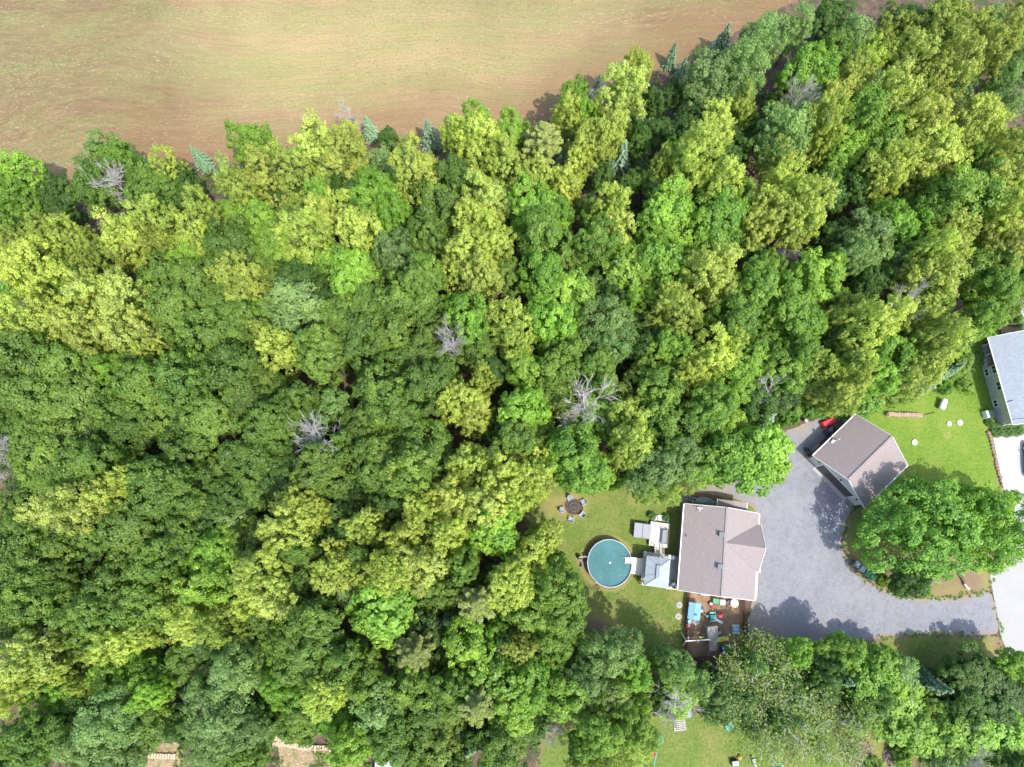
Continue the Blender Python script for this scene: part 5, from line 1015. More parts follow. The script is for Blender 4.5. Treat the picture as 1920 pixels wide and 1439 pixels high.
for sx_ in (-1,1):
    for sy_ in (-1,1): MB().box((sx_*.27,sy_*.27,.235),(.06,.06,.47)).build('leg', CREAM, t)
t = empty('round_table', yp(1205, 325, .5), HA, 'larger round cream play table near the driveway fence', 'table'); MB().lathe([(.5,.47),(.52,.5),(.5,.53)], 10).build('top', CREAM, t); MB().tube([(0,0,0),(0,0,.47)],.07,8).build('leg', LIGHTGREY, t); MB().lathe([(.3,0),(.28,.05)],12).build('base', LIGHTGREY, t); MB().box((-.02,-.28,.55),(.14,.08,.05)).build('slot', DARK, t)
t = empty('toy_stroller', yp(1075, 300, .4), .3, 'dark purple doll stroller between the two cream tables', 'toy'); MB().bev((0,0,.4),(.4,.3,.22),.06).build('basket', PURPLE, t)
for sx_ in (-1,1):
    for sy_ in (-1,1): MB().tube([(sx_*.2,sy_*.2-.02,.09),(sx_*.2,sy_*.2+.02,.09)],.09,10).build('wheel', DARK, t)
MB().tube([(.2,-.12,.4),(.42,-.12,.75),(.42,.12,.75),(.2,.12,.4)],.018,6).build('handle', WHITE, t)
def rideon(x, y, rz, label, a, b_, s=1.0):
    t = empty('ride_on_toy', yp(x, y, .3), rz, label, 'toy'); t.scale = (s,s,s); MB().bev((0,0,.24),(.75,.34,.2),.06).build('body', a, t); MB().bev((-.15,0,.4),(.3,.26,.14),.05).build('seat', b_, t); MB().tube([(.22,0,.34),(.16,0,.56)],.02,6).bar((.16,-.16,.56),(.16,.16,.56),.04).build('handlebar', DARK, t)
    for sx_ in (-1,1):
        for sy_ in (-1,1): MB().tube([(sx_*.25,sy_*.2-.03,.12),(sx_*.25,sy_*.2+.03,.12)],.12,12).build('wheel', DARK, t)
rideon(765, 355, -.9, 'red and white ride-on toy on the dry grass of the play yard', RED, WHITE); rideon(700, 570, .2, 'navy blue ride-on toy in the middle of the play yard', NAVY, CYAN); rideon(1235, 1178, .5, 'red ride-on toy near the wooded corner of the play yard', RED, RED, .9); rideon(575, 455, 1.1, 'purple and white ride-on toy leaning by the playhouse', PURPLE, WHITE, .9)
t = empty('picnic_table', yp(800, 590, .5), .05, 'teal plastic picnic table in the middle of the play yard', 'table'); MB().bev((0,0,.5),(.75,.5,.06),.04).build('top', TEAL, t)
for s in (-1,1): MB().bev((0,s*.45,.28),(.75,.2,.05),.03).build('seat', pm('mint', (.2,.48,.38)), t); MB().bar((s*.28,-.45,.02),(s*.28,.3,.48),.06).build('leg', TEAL, t); MB().bar((s*.2,.45,.02),(s*.2,-.3,.48),.06).build('leg', TEAL, t)
t = empty('toy_car', yp(930, 565, .5), 0, 'pink and red toy car beside the teal table', 'toy'); MB().bev((0,0,.3),(.85,.5,.34),.1).build('body', PINK, t); MB().bev((-.05,0,.75),(.5,.46,.06),.05).build('roof', RED, t)
for sx_ in (-1,1):
    for sy_ in (-1,1): MB().tube([(sx_*.27,sy_*.25-.04,.13),(sx_*.27,sy_*.25+.04,.13)],.13,12).build('wheel', DARK, t); MB().bar((sx_*.22-.05,sy_*.2,.45),(sx_*.2-.05,sy_*.2,.74),.04).build('pillar', RED, t)
t = empty('toy_slide', yp(915, 670, .4), -.45, 'small white toy slide lying beside the teal table', 'slide'); MB().slab([(-.5,-.14,.5),(.5,-.14,.06),(.5,.14,.06),(-.5,.14,.5)],.04).build('chute', WHITE, t); MB().bar((-.48,-.12,0),(-.48,-.12,.48),.05).bar((-.48,.12,0),(-.48,.12,.48),.05).build('ladder', TEAL, t)
t = empty('toy_horse', yp(590, 560, .3), .5, 'small orange rocking toy in front of the playhouse', 'toy'); MB().bev((0,0,.32),(.42,.16,.18),.06).build('body', ORANGE, t); MB().bar((.18,0,.38),(.28,0,.6),.12).build('head', ORANGE, t); MB().bar((-.28,-.1,.05),(.28,-.1,.05),.04).bar((-.28,.1,.05),(.28,.1,.05),.04).bar((-.15,.1,.05),(-.12,.06,.26),.04).bar((.15,-.1,.05),(.12,-.06,.26),.04).build('rocker', CREAM, t)
# swing set with slatted tower
q = yp(790, 960, 1.8); t = empty('play_tower', q, .06, 'weathered grey slatted climbing tower in the middle of the play yard', 'play tower')
for k in range(7): MB().box((-.5+.165*k, .35, 2.02), (.085, 1.55, .05), 0, .06).build('roof_slat', OLDWOOD, t)
for k in range(7): MB().box((-.38+.13*k, -1.0, 1.55), (.07, 1.5, .05), 0, .5).build('ramp_slat', OLDWOOD, t)
for sx_ in (-1,1):
    for y_ in (-.3, 1.0): MB().box((sx_*.5,y_,.98),(.1,.1,1.95)).build('post', OLDWOOD, t)
    MB().bar((sx_*.45,-.4,1.92),(sx_*.3,-1.75,.1),.08).build('ramp_rail', OLDWOOD, t)
for k in range(7): MB().box((-.42+.14*k,.35,1.2),(.12,1.3,.04)).build('floor_board', OLDWOOD, t)
t = empty('swing_set', yp(530, 1035, 1.9), .06, 'pale swing beam with orange swings beside the climbing tower', 'swing set')
MB().bar((-1.6,0,1.95),(1.3,0,1.95),.1).build('beam', WHITE, t)
for s in (-1,1): MB().bar((-1.55,0,1.95),(-1.6,s*.75,0),.09).build('leg', WHITE, t)
for x_, c_ in ((-.3, ORANGE), (.6, YELLOW)):
    o = MB().bev((x_,.1,.45),(.5,.2,.05),.02).build('seat', c_, t)
    for s in (-1,1): MB().tube([(x_+s*.22,.05,.47),(x_+s*.2,0,1.93)],.012,5).build('rope', CREAM, o)
MB().bev((-1.0,.1,.5),(.35,.35,.3),.08).build('baby_seat', WHITE, t)
t = empty('slide', yp(965, 1010, .7), .03, 'bright yellow slide running from the climbing tower', 'slide'); mb = MB(); pr = [(-.85,1.25),(-.5,1.15),(.1,.6),(.6,.22),(.95,.18)]
for x_, z_ in pr: mb.v += [(x_,-.26,z_+.14),(x_,-.22,z_),(x_,.22,z_),(x_,.26,z_+.14)]
for i in range(4):
    for k in range(3): mb.f.append((i*4+k,i*4+k+1,i*4+5+k,i*4+4+k))
mb.build('chute', YELLOW, t); MB().bar((.8,-.2,0),(.8,-.2,.2),.05).bar((.8,.2,0),(.8,.2,.2),.05).bar((-.8,-.2,0),(-.8,-.2,1.2),.05).bar((-.8,.2,0),(-.8,.2,1.2),.05).build('leg', YELLOW, t)
t = empty('water_table', yp(1235, 830, .4), .0, 'white-ended light blue water table by the driveway fence', 'water table'); MB().bev((0,0,.36),(.85,.62,.16),.08).build('tray', pm('pool_blue', (.2,.42,.58)), t)
for s in (-1,1): MB().bev((0,s*.42,.4),(.9,.2,.14),.06).build('end_panel', WHITE, t); MB().bar((s*.35,-.35,0),(s*.35,-.35,.34),.07).bar((s*.35,.35,0),(s*.35,.35,.34),.07).build('leg', WHITE, t)
t = empty('sandbox', yp(1110, 1230, .3), .1, 'dark green domed sandbox at the wooded end of the play yard', 'sandbox'); MB().lathe([(.62,0),(.62,.18),(.58,.2)],20,(0,0,0),1,1).build('tub', OLIVE, t); MB().lathe([(.66,.2),(.62,.28),(.45,.4),(.2,.47),(.03,.48)],20).build('lid', pm('moss_green', (.1,.19,.07)), t, smooth=True)
toy_kitchen(985, 1200, .0, 'blue and cyan toy bench beside the green sandbox', NAVY, CYAN)
t = empty('toy_crate', yp(985, 1285, .2), .1, 'purple toy crate touching the green sandbox', 'toy'); MB().bev((0,0,.15),(.42,.36,.3),.03).build('body', PURPLE, t); MB().bev((0,0,.33),(.36,.3,.06),.02).build('lid', WHITE, t)
t = empty('toy_chair', yp(1165, 1110, .3), .4, 'small pink toy chair near the green sandbox', 'chair'); MB().bev((0,0,.27),(.36,.34,.06),.03).build('seat', PINK, t); MB().bev((0,.16,.48),(.36,.05,.36),.02).build('backrest', PINK, t)
for sx_ in (-1,1):
    for sy_ in (-1,1): MB().box((sx_*.14,sy_*.13,.12),(.05,.05,.24)).build('leg', PINK, t)
t = empty('doll_pram', yp(920, 885, .3), .9, 'grey and pink doll pram beside the climbing tower', 'toy'); MB().bev((0,0,.34),(.5,.28,.2),.06).build('basket', LIGHTGREY, t); MB().bev((.2,0,.48),(.16,.28,.14),.05).build('hood', PINK, t)
for sx_ in (-1,1): MB().tube([(sx_*.18,-.17,.1),(sx_*.18,.17,.1)],.09,10).build('wheel', DARK, t)
t = empty('wall_pipe', yp(650, 165, .6), HA, 'white pipe and hose box on the bungalow end wall', 'pipe'); MB().tube([(-.45,0,.3),(-.2,0,.35),(.55,.02,.35)],.06,8).build('pipe', WHITE, t); MB().bev((-.5,0,.2),(.24,.2,.4),.04).build('box', GREYP, t)
# ------------------------------------------------------------------ garage
gA, gC, gD = P(1518.2,855.9,2.6), P(1590.5,899,5.0), P(1673.2,819,5.0); ga = math.radians(41.5)
gcen = (gC+gD)/2; garage = empty('garage', (gcen.x, gcen.y, 0), ga, 'detached garage with brown shingle gable roof at the head of the gravel driveway', 'garage')
gf = Frame(garage); GX, GY, GE, GR = 3.84, 4.15, 2.55, 5.0     # local x along the ridge, local y across
wx, wy = GX-.32, GY-.3
wl = MB(); wl.box((0,0,1.25),(2*wx,2*wy,2.4))
for s in (-1,1):
    x_ = s*(wx-.08); zt = GE + (GR-GE)*(1-wy/GY) - .14
    wl.add([(x_,-wy,2.451),(x_,wy,2.451),(x_,wy,zt),(x_,0,GR-.2),(x_,-wy,zt),(x_+s*.08,-wy,2.451),(x_+s*.08,wy,2.451),(x_+s*.08,wy,zt),(x_+s*.08,0,GR-.2),(x_+s*.08,-wy,zt)], [(0,1,2,3,4),(9,8,7,6,5),(0,5,6,1),(1,6,7,2),(2,7,8,3),(3,8,9,4),(4,9,5,0)])
wl.build('wall', SIDEG, garage)
roof_slab('roof', [(-GX,GY,GE),(GX,GY,GE),(GX,0,GR),(-GX,0,GR)], .12, SHINGLE2, garage)['label'] = 'shaded roof slope facing the woods'
roof_slab('roof', [(GX,-GY,GE),(-GX,-GY,GE),(-GX,-.002,GR),(GX,-.002,GR)], .12, SHINGLE2, garage)['label'] = 'sunlit roof slope facing the huge maple'
MB().bar((-GX,0,GR+.015),(GX,0,GR+.015),.24,.05).build('ridge_cap', SHINGLE2, garage)
for s in (-1,1):
    MB().bar((-GX,s*(GY+.06),GE-.08),(GX,s*(GY+.06),GE-.08),.12,.12).build('gutter', TRIM, garage)
    for s2 in (-1,1): MB().bar((s2*(GX+.025),s*GY,GE-.08),(s2*(GX+.025),s*.03,GR-.08),.04,.16).build('rake_board', TRIM, garage)
dm = plain('garage_door_brown', (.085,.07,.062), .5, .1, 3); gd_ = MB().box((-wx-.02,0,1.1),(.05,4.9,2.1)).build('door', dm, garage)
for k in range(4): MB().box((-wx-.06,0,.34+.52*k),(.03,4.8,.46)).build('panel', dm, gd_)
for s in (-1,1): MB().box((-wx-.03,s*2.52,1.1),(.06,.12,2.2)).build('door_frame', TRIM, garage)
MB().box((-wx-.03,0,2.22),(.06,5.16,.12)).build('door_frame', TRIM, garage)
for y_, z_ in ((3.0,2.0),(-3.0,2.0),(0,2.75)):
    o = MB().box((-wx-.06,y_,z_),(.1,.16,.26)).build('wall_lamp', DARK, garage); MB().lathe([(.09,0),(.05,.1)],8,(-wx-.14,y_,z_-.05)).build('shade', DARK, o)
window(garage, (.4, wy, 1.5), (1,0,0), 1.0, .8, (0,1,0))
MB().box((-wx-.28,0,.035),(.55,5.3,.05)).build('threshold', CONC, garage)
pp = gf.px(1570, 824, 3.3); zz = GE + (GR-GE)*(1-abs(pp.y)/GY)
t = MB(); t.tube([(pp.x,pp.y,zz-.1),(pp.x,pp.y,zz+.9)],.09,10); t.lathe([(.15,0),(.17,.05),(.05,.16)],10,(pp.x,pp.y,zz+.9)); t.build('stove_pipe', STEEL, garage)
t = MB(); t.bar((pp.x-.5,pp.y+.3,zz-.05),(pp.x-.05,pp.y,zz+.45),.04); t.box((pp.x-.35,pp.y+.05,zz+.02),(.6,.4,.02),.3,0,0); t.build('pipe_brace', STEEL, garage)
q = P(1557.5, 790.5, .9); t = empty('red_box', (q.x, q.y, 0), math.radians(24), 'long red moulded tub lying upside down beside the garage wall', 'tub')
mb = MB(); prof = [(1.0,.45,.15),(.97,.43,.5),(.86,.3,.72)]
for a, b_, z_ in prof: mb.v += [(-a,-b_*.8,z_),(-a*.92,-b_,z_),(a*.92,-b_,z_),(a,-b_*.8,z_),(a,b_*.8,z_),(a*.92,b_,z_),(-a*.92,b_,z_),(-a,b_*.8,z_)]
for i in range(2):
    for k in range(8): mb.f.append((i*8+k,i*8+(k+1)%8,i*8+8+(k+1)%8,i*8+8+k))
mb.f += [tuple(range(16,24)), tuple(range(7,-1,-1))]; mb.build('shell', RED, t); MB().bev((0,0,.14),(2.06,.98,.06),.03).build('rim', RED, t)
MB().box((-.6,0,.07),(.1,.9,.13)).box((.6,0,.07),(.1,.9,.13)).build('support', OLDWOOD, t)
q = P(1556, 807, .4); t = empty('old_machine', (q.x, q.y, 0), ga, 'black greasy engine frame beside the red tub', 'machine'); MB().bar((-.7,-.25,.3),(.7,-.25,.3),.07).bar((-.7,.25,.3),(.7,.25,.3),.07).bar((-.7,-.25,.3),(-.7,.25,.3),.07).bar((.7,-.25,.3),(.7,.25,.3),.07).build('frame', DARK, t); MB().bev((.1,0,.5),(.55,.4,.4),.06).build('engine', GREYP, t); MB().tube([(.1,.1,.7),(.35,.15,.85)],.06,8).build('exhaust', STEEL, t)
for sx_ in (-1,1): MB().tube([(sx_*.5,-.36,.24),(sx_*.5,-.26,.24)],.24,14).tube([(sx_*.5,.26,.24),(sx_*.5,.36,.24)],.24,14).build('wheel', DARK, t)
for k, (x, y, lb) in enumerate([(1541,829,'brown plank leaning along the shaded garage wall'), (1535,833,'grey plank lying outermost along the shaded garage wall'), (1546,824,'short brown plank nearest the black engine frame')]):
    q = P(x, y, .1); t = empty('plank', (q.x, q.y, 0), ga, lb, 'plank'); MB().box((0,0,.05+.03*k),(2.9-.5*k,.2,.08)).build('board', [LOGEND, OLDWOOD, REDWOOD][k], t); MB().box((.9,0,.03),(.1,.25,.05)).build('batten', OLDWOOD, t)
q = P(1514, 848, .4); t = empty('wheelbarrow', (q.x, q.y, 0), ga+1.2, 'dark wheelbarrow parked at the garage corner by the gravel', 'wheelbarrow'); MB().add([(-.3,-.22,.3),(.3,-.18,.3),(.3,.18,.3),(-.3,.22,.3),(-.45,-.33,.58),(.42,-.28,.58),(.42,.28,.58),(-.45,.33,.58)],[(0,3,2,1),(0,1,5,4),(1,2,6,5),(2,3,7,6),(3,0,4,7)]).build('tray', DARK, t); MB().tube([(.5,-.05,.18),(.5,.05,.18)],.18,14).build('wheel', DARK, t)
for s in (-1,1): MB().bar((.5,s*.08,.18),(-.8,s*.28,.5),.05).build('handle', OLDWOOD, t); MB().bar((-.25,s*.22,.3),(-.3,s*.24,0),.05).build('leg', DARK, t)
q = P(1509.5, 789, .3); t = empty('garden_globe', (q.x, q.y, 0), 0, 'small pinkish-white globe on a dark pedestal at the gravel edge', 'globe'); MB().lathe([(.16,0),(.12,.1),(.07,.3),(.14,.36)],12).build('pedestal', DARK, t); MB().lathe([(.05,.36),(.2,.42),(.27,.58),(.22,.74),(.04,.82)],14).build('globe', pm('blush', (.6,.52,.53)), t, smooth=True)
# wheeled bins on the island
for x, y, c_, lb in ((1608,1058.5,pm('bin_slate',(.2,.23,.3)),'slate blue wheeled bin, the one farthest from the green bins'), (1618,1067.5,pm('bin_grey',(.3,.33,.38)),'grey wheeled bin beside a green one'), (1628,1076,pm('bin_green',(.06,.25,.1)),'green wheeled bin touching the grey one'), (1638,1082.5,pm('bin_dark_green',(.04,.19,.085)),'darker green wheeled bin at the end of the row')):
    q = P(x, y, 1.0); t = empty('wheeled_bin', (q.x, q.y, 0), math.radians(-38), lb, 'bin', 'bins on the driveway island')
    mb = MB(); mb.add([(-.22,-.24,.06),(.22,-.24,.06),(.22,.26,.06),(-.22,.26,.06),(-.29,-.33,1.0),(.29,-.33,1.0),(.29,.36,1.0),(-.29,.36,1.0)],[(0,3,2,1),(0,1,5,4),(1,2,6,5),(2,3,7,6),(3,0,4,7),(4,5,6,7)]); mb.build('body', c_, t)
    MB().bev((0,.02,1.045),(.62,.74,.08),.04).build('lid', c_, t); MB().tube([(-.26,.42,.98),(.26,.42,.98)],.025,7).build('handle', DARK, t)
    for s in (-1,1): MB().tube([(s*.26-.03,.28,.11),(s*.26+.03,.28,.11)],.11,12).build('wheel', DARK, t)
q = P(1804, 1086, .2); t = empty('driftwood_log', (q.x, q.y, 0), math.radians(-72), 'crooked dark and pale log lying on the island beside the lane', 'log'); MB().tube([(-1.3,.1,.14),(-.5,-.05,.17),(.2,.08,.19),(.7,0,.16)],[.1,.14,.17,.14],9).build('trunk', BARK, t); MB().tube([(.6,0,.17),(1.1,.12,.2),(1.35,.3,.24)],[.14,.16,.12],9).build('bare_end', PALESTONE, t); MB().tube([(-.3,0,.2),(-.2,.3,.4)],[.06,.03],6).build('stub', BARK, t)
# ------------------------------------------------------------------ neighbour's lawn
q0, q1 = P(1662,777.5,.3), P(1726,780,.3); L = (q1-q0).length; t = empty('woodpile', tuple(((q0+q1)/2).xy) + (0,), math.atan2((q1-q0).y,(q1-q0).x), 'long low stack of split pale firewood at the lawn edge by the shrubs', 'woodpile')
r = random.Random(4); lm = [MB().lathe([(.085,-.22),(.09,.22)], 6).mesh('split_log_a'), MB().lathe([(.11,-.24),(.1,.24)], 5).mesh('split_log_b')]
for lay in range(4):
    for k in range(int(L/.2)):
        o = link('log', lm[r.randrange(2)], LOGEND, t); o.location = (-L/2+.1+.2*k + (lay % 2)*.1, r.uniform(-.05,.05), .1+.17*lay); o.rotation_euler = (math.pi/2, r.uniform(0,6), r.uniform(-.06,.06))
for s in (-1,1): MB().box((s*(L/2+.12),0,.42),(.07,.07,.85)).build('stake', OLDWOOD, t)
q = P(1738, 777, .3); t = empty('signal_pole', (q.x,q.y,0), math.radians(14), 'thin dark pole lying on a block beside the firewood', 'pole'); MB().tube([(-.9,0,.1),(1.2,0,.14)],.035,7).build('shaft', DARK, t); MB().bev((-.95,0,.1),(.25,.25,.2),.03).build('block', STONE, t)
q = P(1768.5, 758, .6); t = empty('oil_tank', (q.x,q.y,0), math.radians(66), 'white rounded storage tank on short legs standing on the bright lawn', 'tank'); MB().tube([(-.68,0,.62),(-.62,0,.62),(.62,0,.62),(.68,0,.62)],[.25,.38,.38,.25],16).build('shell', WHITE, t, smooth=True)
for sx_ in (-1,1):
    for sy_ in (-1,1): MB().bar((sx_*.42,sy_*.25,.4),(sx_*.45,sy_*.3,0),.06).build('leg', DARK, t)
MB().tube([(.2,0,.98),(.2,0,1.1)],.06,8).build('cap', GREYP, t)
for x, y, s, lb in ((1779,795,.3,'smaller white round lid in the bright lawn'), (1799,793,.36,'white round lid in the bright lawn beside the smaller one'), (1714.6,830,.36,'white round lid with grey centre in the lawn beside the garage')):
    q = P(x, y); t = empty('ground_hatch', (q.x,q.y,0), 0, lb, 'lid'); MB().lathe([(s,0),(s,.1),(s*.9,.15)],22).build('cover', WHITE, t); MB().lathe([(s*.4,.15),(s*.38,.18)],14).build('centre', LIGHTGREY, t)
# ------------------------------------------------------------------ neighbouring house
w0, w1_ = P(1838,679,0), P(1872.4,800,0); d = (w1_-w0); an = math.atan2(d.y, d.x) + math.pi/2     # local -y runs down the wall, +x into the house
nh = empty('neighbour_house', (w1_.x, w1_.y, 0), an, 'house with pale blue-grey shingle roof and beige siding beside the bright lawn', 'house'); nf = Frame(nh)
NE, NR, NW = 3.3, 5.6, 9.5; NL = nf.px(1859, 632.3, NE).y - .3
MB().box((NW/2, NL/2, .55),(NW, NL, 1.1)).build('foundation', FOUND, nh)
wl = MB(); wl.box((NW/2+.06, (NL-3.0)/2, (1.1+NE)/2-.02),(NW-.1, NL-3.0, NE-1.14)); wl.box((NW/2+1.5, NL-1.53, (1.1+NE)/2-.02),(NW-3.0, 2.9, NE-1.14)); wl.build('wall', SIDEB, nh)
for x_, y0_, y1_ in ((-.55,-.3,NL+.3),):
    roof_slab('roof', [(-.5,y1_,NE-.05),(-.5,y0_,NE-.05),(NW/2,y0_,NR),(NW/2,y1_,NR)], .12, SHINGLE3, nh); roof_slab('roof', [(NW+.5,y0_,NE-.05),(NW+.5,y1_,NE-.05),(NW/2+.002,y1_,NR),(NW/2+.002,y0_,NR)], .12, SHINGLE3, nh)
    MB().bar((-.56,y0_,NE-.13),(-.56,y1_,NE-.13),.1,.12).build('gutter', TRIM, nh)
    for yy in (y0_-.025, y1_+.025): MB().bar((-.5,yy,NE-.13),(NW/2,yy,NR-.08),.05,.18).build('rake_board', TRIM, nh); MB().bar((NW+.5,yy,NE-.13),(NW/2,yy,NR-.08),.05,.18).build('rake_board', TRIM, nh)
for x, y, z in ((1840+8.5,699,.65),(1861,757.5,.65)): q = nf.px(x, y, z); window(nh, (.0, q.y, z), (0,1,0), .85, .75, (-1,0,0))
for x, y, z in ((1867,692,2.2),(1873.5,723.5,2.2)): q = nf.px(x, y, z); window(nh, (.01, q.y, z), (0,1,0), 1.0, 1.1, (-1,0,0))
yb_ = NL-3.0; bal = MB()
bal.box((.75, NL-1.5, 1.12),(1.5, 2.95, .1)); bal.build('balcony_floor', DECKG, nh)
MB().box((.05, NL-1.5, 2.0),(.07, 2.9, .07)).build('balcony_rail', REDWOOD, nh)
for k in range(3): MB().box((.05, yb_+.15+1.3*k, 2.15),(.1,.1,2.1)).build('balcony_post', TRIM if k else REDWOOD, nh)
for k in range(12): MB().box((.05, yb_+.2+.24*k, 1.58),(.04,.04,.8)).build('baluster', REDWOOD, nh)
q = nf.px(1894, 752, 4.2); MB().tube([(q.x,q.y,3.6),(q.x,q.y,4.6)],.06,8).build('vent_pipe', DARK, nh)
q = nf.px(1905, 787, 4.0); MB().tube([(q.x-.6,q.y,4.0),(q.x,q.y+.1,4.15),(q.x+.7,q.y,4.4)],.03,6).build('cable', DARK, nh)
st_ = empty('wooden_stairs', tuple(P(1897,618,.8).xy) + (0,), an, 'brown wooden stairs at the end of the neighbouring house', 'stairs')
for k in range(9): MB().box((-1.4+.34*k, 0, .9-.09*k),(.22, 1.15, .06)).build('tread', wood('brown_tread', (.28,.17,.1), (.42,.27,.17)), st_)
for s in (-1,1): MB().bar((-1.6,s*.55,.86),(1.5,s*.55,.06),.06,.2).build('stringer', REDWOOD, st_); MB().bar((-1.6,s*.55,1.75),(1.5,s*.55,.95),.06,.05).build('handrail', TRIM, st_); MB().bar((-1.5,s*.55,.1),(-1.5,s*.55,1.75),.07).build('post', TRIM, st_)
q = P(1854.5, 777, .6); t = empty('heat_pump', (q.x,q.y,0), an, 'grey heat pump unit with white panel against the neighbouring house wall', 'heat pump'); MB().bev((.2,0,.5),(.75,.95,.8),.05).build('case', plain('slate_case', (.13,.16,.19), .5), t); MB().bev((-.32,0,.5),(.28,.95,.78),.04).build('panel', WHITE, t); MB().box((0,0,.06),(1.1,1.0,.1)).build('pad', STONE, t)
# stone edging and planting beside the concrete drive
mesh_st = [MB().bev((0,0,.12),(.34,.3,.26),.08).mesh('edging_a'), MB().bev((0,0,.1),(.26,.36,.22),.07).mesh('edging_b')]
edge_o = empty('stone_edging', tuple(P(1854,805).xy) + (0,), 0, 'row of reddish edging stones between the bright lawn and the concrete drive', 'edging'); REDST = plain('reddish_stone', (.3,.2,.17), .9, .35, 3, 0, .4); org = edge_o.location.copy()
path = [(1856,803),(1853,812),(1858,830),(1866,862),(1872,890),(1880,915)]; r = random.Random(8)
for i in range(len(path)-1):
    a, b_ = P(*path[i]), P(*path[i+1]); n = max(1, int((b_-a).length/.36))
    for k in range(n):
        q = a.lerp(b_, k/n) - org; o = link('stone', mesh_st[r.randrange(2)], REDST, edge_o); o.location = (q.x + r.uniform(-.08,.08), q.y, 0); o.rotation_euler.z = r.uniform(0,3); o.scale = [r.uniform(.8,1.35)]*3
for x, y, s, lb in ((1872,806,14,'leafy green flowering plant at the drive corner of the neighbouring house'), (1890,806,14,'leafy green plant in the bed under the neighbouring house end wall'), (1908,804,14,'green plant beside the parked car under the end wall'), (1856,792,8,'small green plant under the heat pump')):
    q = P(x, y, .4); t = empty('garden_plant', (q.x,q.y,0), 0, lb, 'plant'); o = link('foliage', PROTO['shrub'][1], None, t); rm = s/pxm(x,y,.4); t.scale = (rm/1.5, rm/1.5, .42); o.color = (.1,.22,.035,1); MB().tube([(0,0,0),(0,0,1.0)],.03,5).build('stem', BARK, t)
# parked car at the edge of the concrete drive
q = P(1935, 862, .8); car = empty('parked_car', (q.x+.35, q.y, 0), math.radians(83), 'dark green parked car on the pale concrete drive', 'car'); CP = plain('dark_green_paint', (.03,.06,.055), .2, .05)
mb = MB(); prof = [(-2.2,.35,.75,.8),(-2.1,.3,.95,.86),(-1.2,.28,1.0,.9),(.9,.28,.95,.9),(1.9,.3,.82,.86),(2.2,.38,.65,.76)]
for x_, zb, zt, hw in prof: mb.v += [(x_,-hw,zb),(x_,hw,zb),(x_,hw,zt-.12),(x_,hw*.9,zt),(x_,-hw*.9,zt),(x_,-hw,zt-.12)]
for i in range(5):
    for k in range(6): mb.f.append((i*6+k,i*6+(k+1)%6,i*6+6+(k+1)%6,i*6+6+k))
mb.f += [tuple(range(6)), tuple(range(35,29,-1))]; mb.build('body', CP, car)
mb = MB(); mb.add([(-1.75,-.78,.96),(1.05,-.78,.96),(1.05,.78,.96),(-1.75,.78,.96),(-1.2,-.62,1.42),(.35,-.62,1.42),(.35,.62,1.42),(-1.2,.62,1.42)],[(0,3,2,1),(0,1,5,4),(1,2,6,5),(2,3,7,6),(3,0,4,7)]); mb.build('window', GLASS, car); MB().bev((-.42,0,1.45),(1.62,1.28,.07),.03).build('roof', CP, car)
for x_ in (-1.4,1.35):
    for s in (-1,1): w_ = MB().tube([(x_,s*.72,.33),(x_,s*.92,.33)],.33,18).build('wheel', DARK, car); MB().tube([(x_,s*.921,.33),(x_,s*.93,.33)],.2,14).build('rim', STEEL, w_)
for s in (-1,1): MB().bev((2.12,s*.6,.62),(.16,.34,.14),.03).build('headlight', WHITE, car); MB().bev((-2.16,s*.62,.8),(.1,.3,.16),.03).build('tail_light', RED, car); MB().bev((.75,s*.98,1.0),(.14,.18,.12),.03).build('mirror', CP, car)
# ------------------------------------------------------------------ garden and yard things along the bottom
blk = [MB().bev((0,0,.16),(.24,.58,.32),.03).mesh('timber_a'), MB().bev((0,0,.15),(.22,.52,.3),.03).mesh('timber_b')]
def block_row(label, pts, tall=1.0):
    w_ = [P(x,y) for x,y in pts]; o = empty('block_wall', (w_[0].x,w_[0].y,0), 0, label, 'garden wall'); r = random.Random(int(pts[0][0]))
    for i in range(len(w_)-1):
        a, b_ = w_[i], w_[i+1]; n = max(1, int((b_-a).length/.27)); an_ = math.atan2((b_-a).y,(b_-a).x)
        for k in range(n):
            q = a.lerp(b_,(k+.5)/n) - w_[0]; c_ = link('block', blk[r.randrange(2)], BLOCK, o); c_.location = (q.x,q.y+r.uniform(-.03,.03),0); c_.rotation_euler.z = an_ + r.uniform(-.08,.08); c_.scale = (1,1,tall*r.uniform(.9,1.15))
block_row('upper row of pale cut blocks edging the garden bed', [(513,1383),(540,1387),(563,1386)])
block_row('long row of pale cut blocks across the garden bed', [(512,1396),(535,1394),(570,1401),(614,1402)])
block_row('row of pale cut blocks running down the side of the garden bed', [(626,1388),(622,1410),(617,1450)])
block_row('short stub of pale blocks at the garden bed corner', [(628,1388),(639,1384),(639,1376)])
block_row('row of pale cut blocks edging the mulch bed', [(279,1416),(300,1417),(331,1418)])
block_row('short upper row of pale blocks above the mulch bed', [(272,1354),(288,1355)]); block_row('short lower row of pale blocks above the mulch bed', [(269,1365),(280,1366)])
q = P(362,1301,.3); r = random.Random(3)
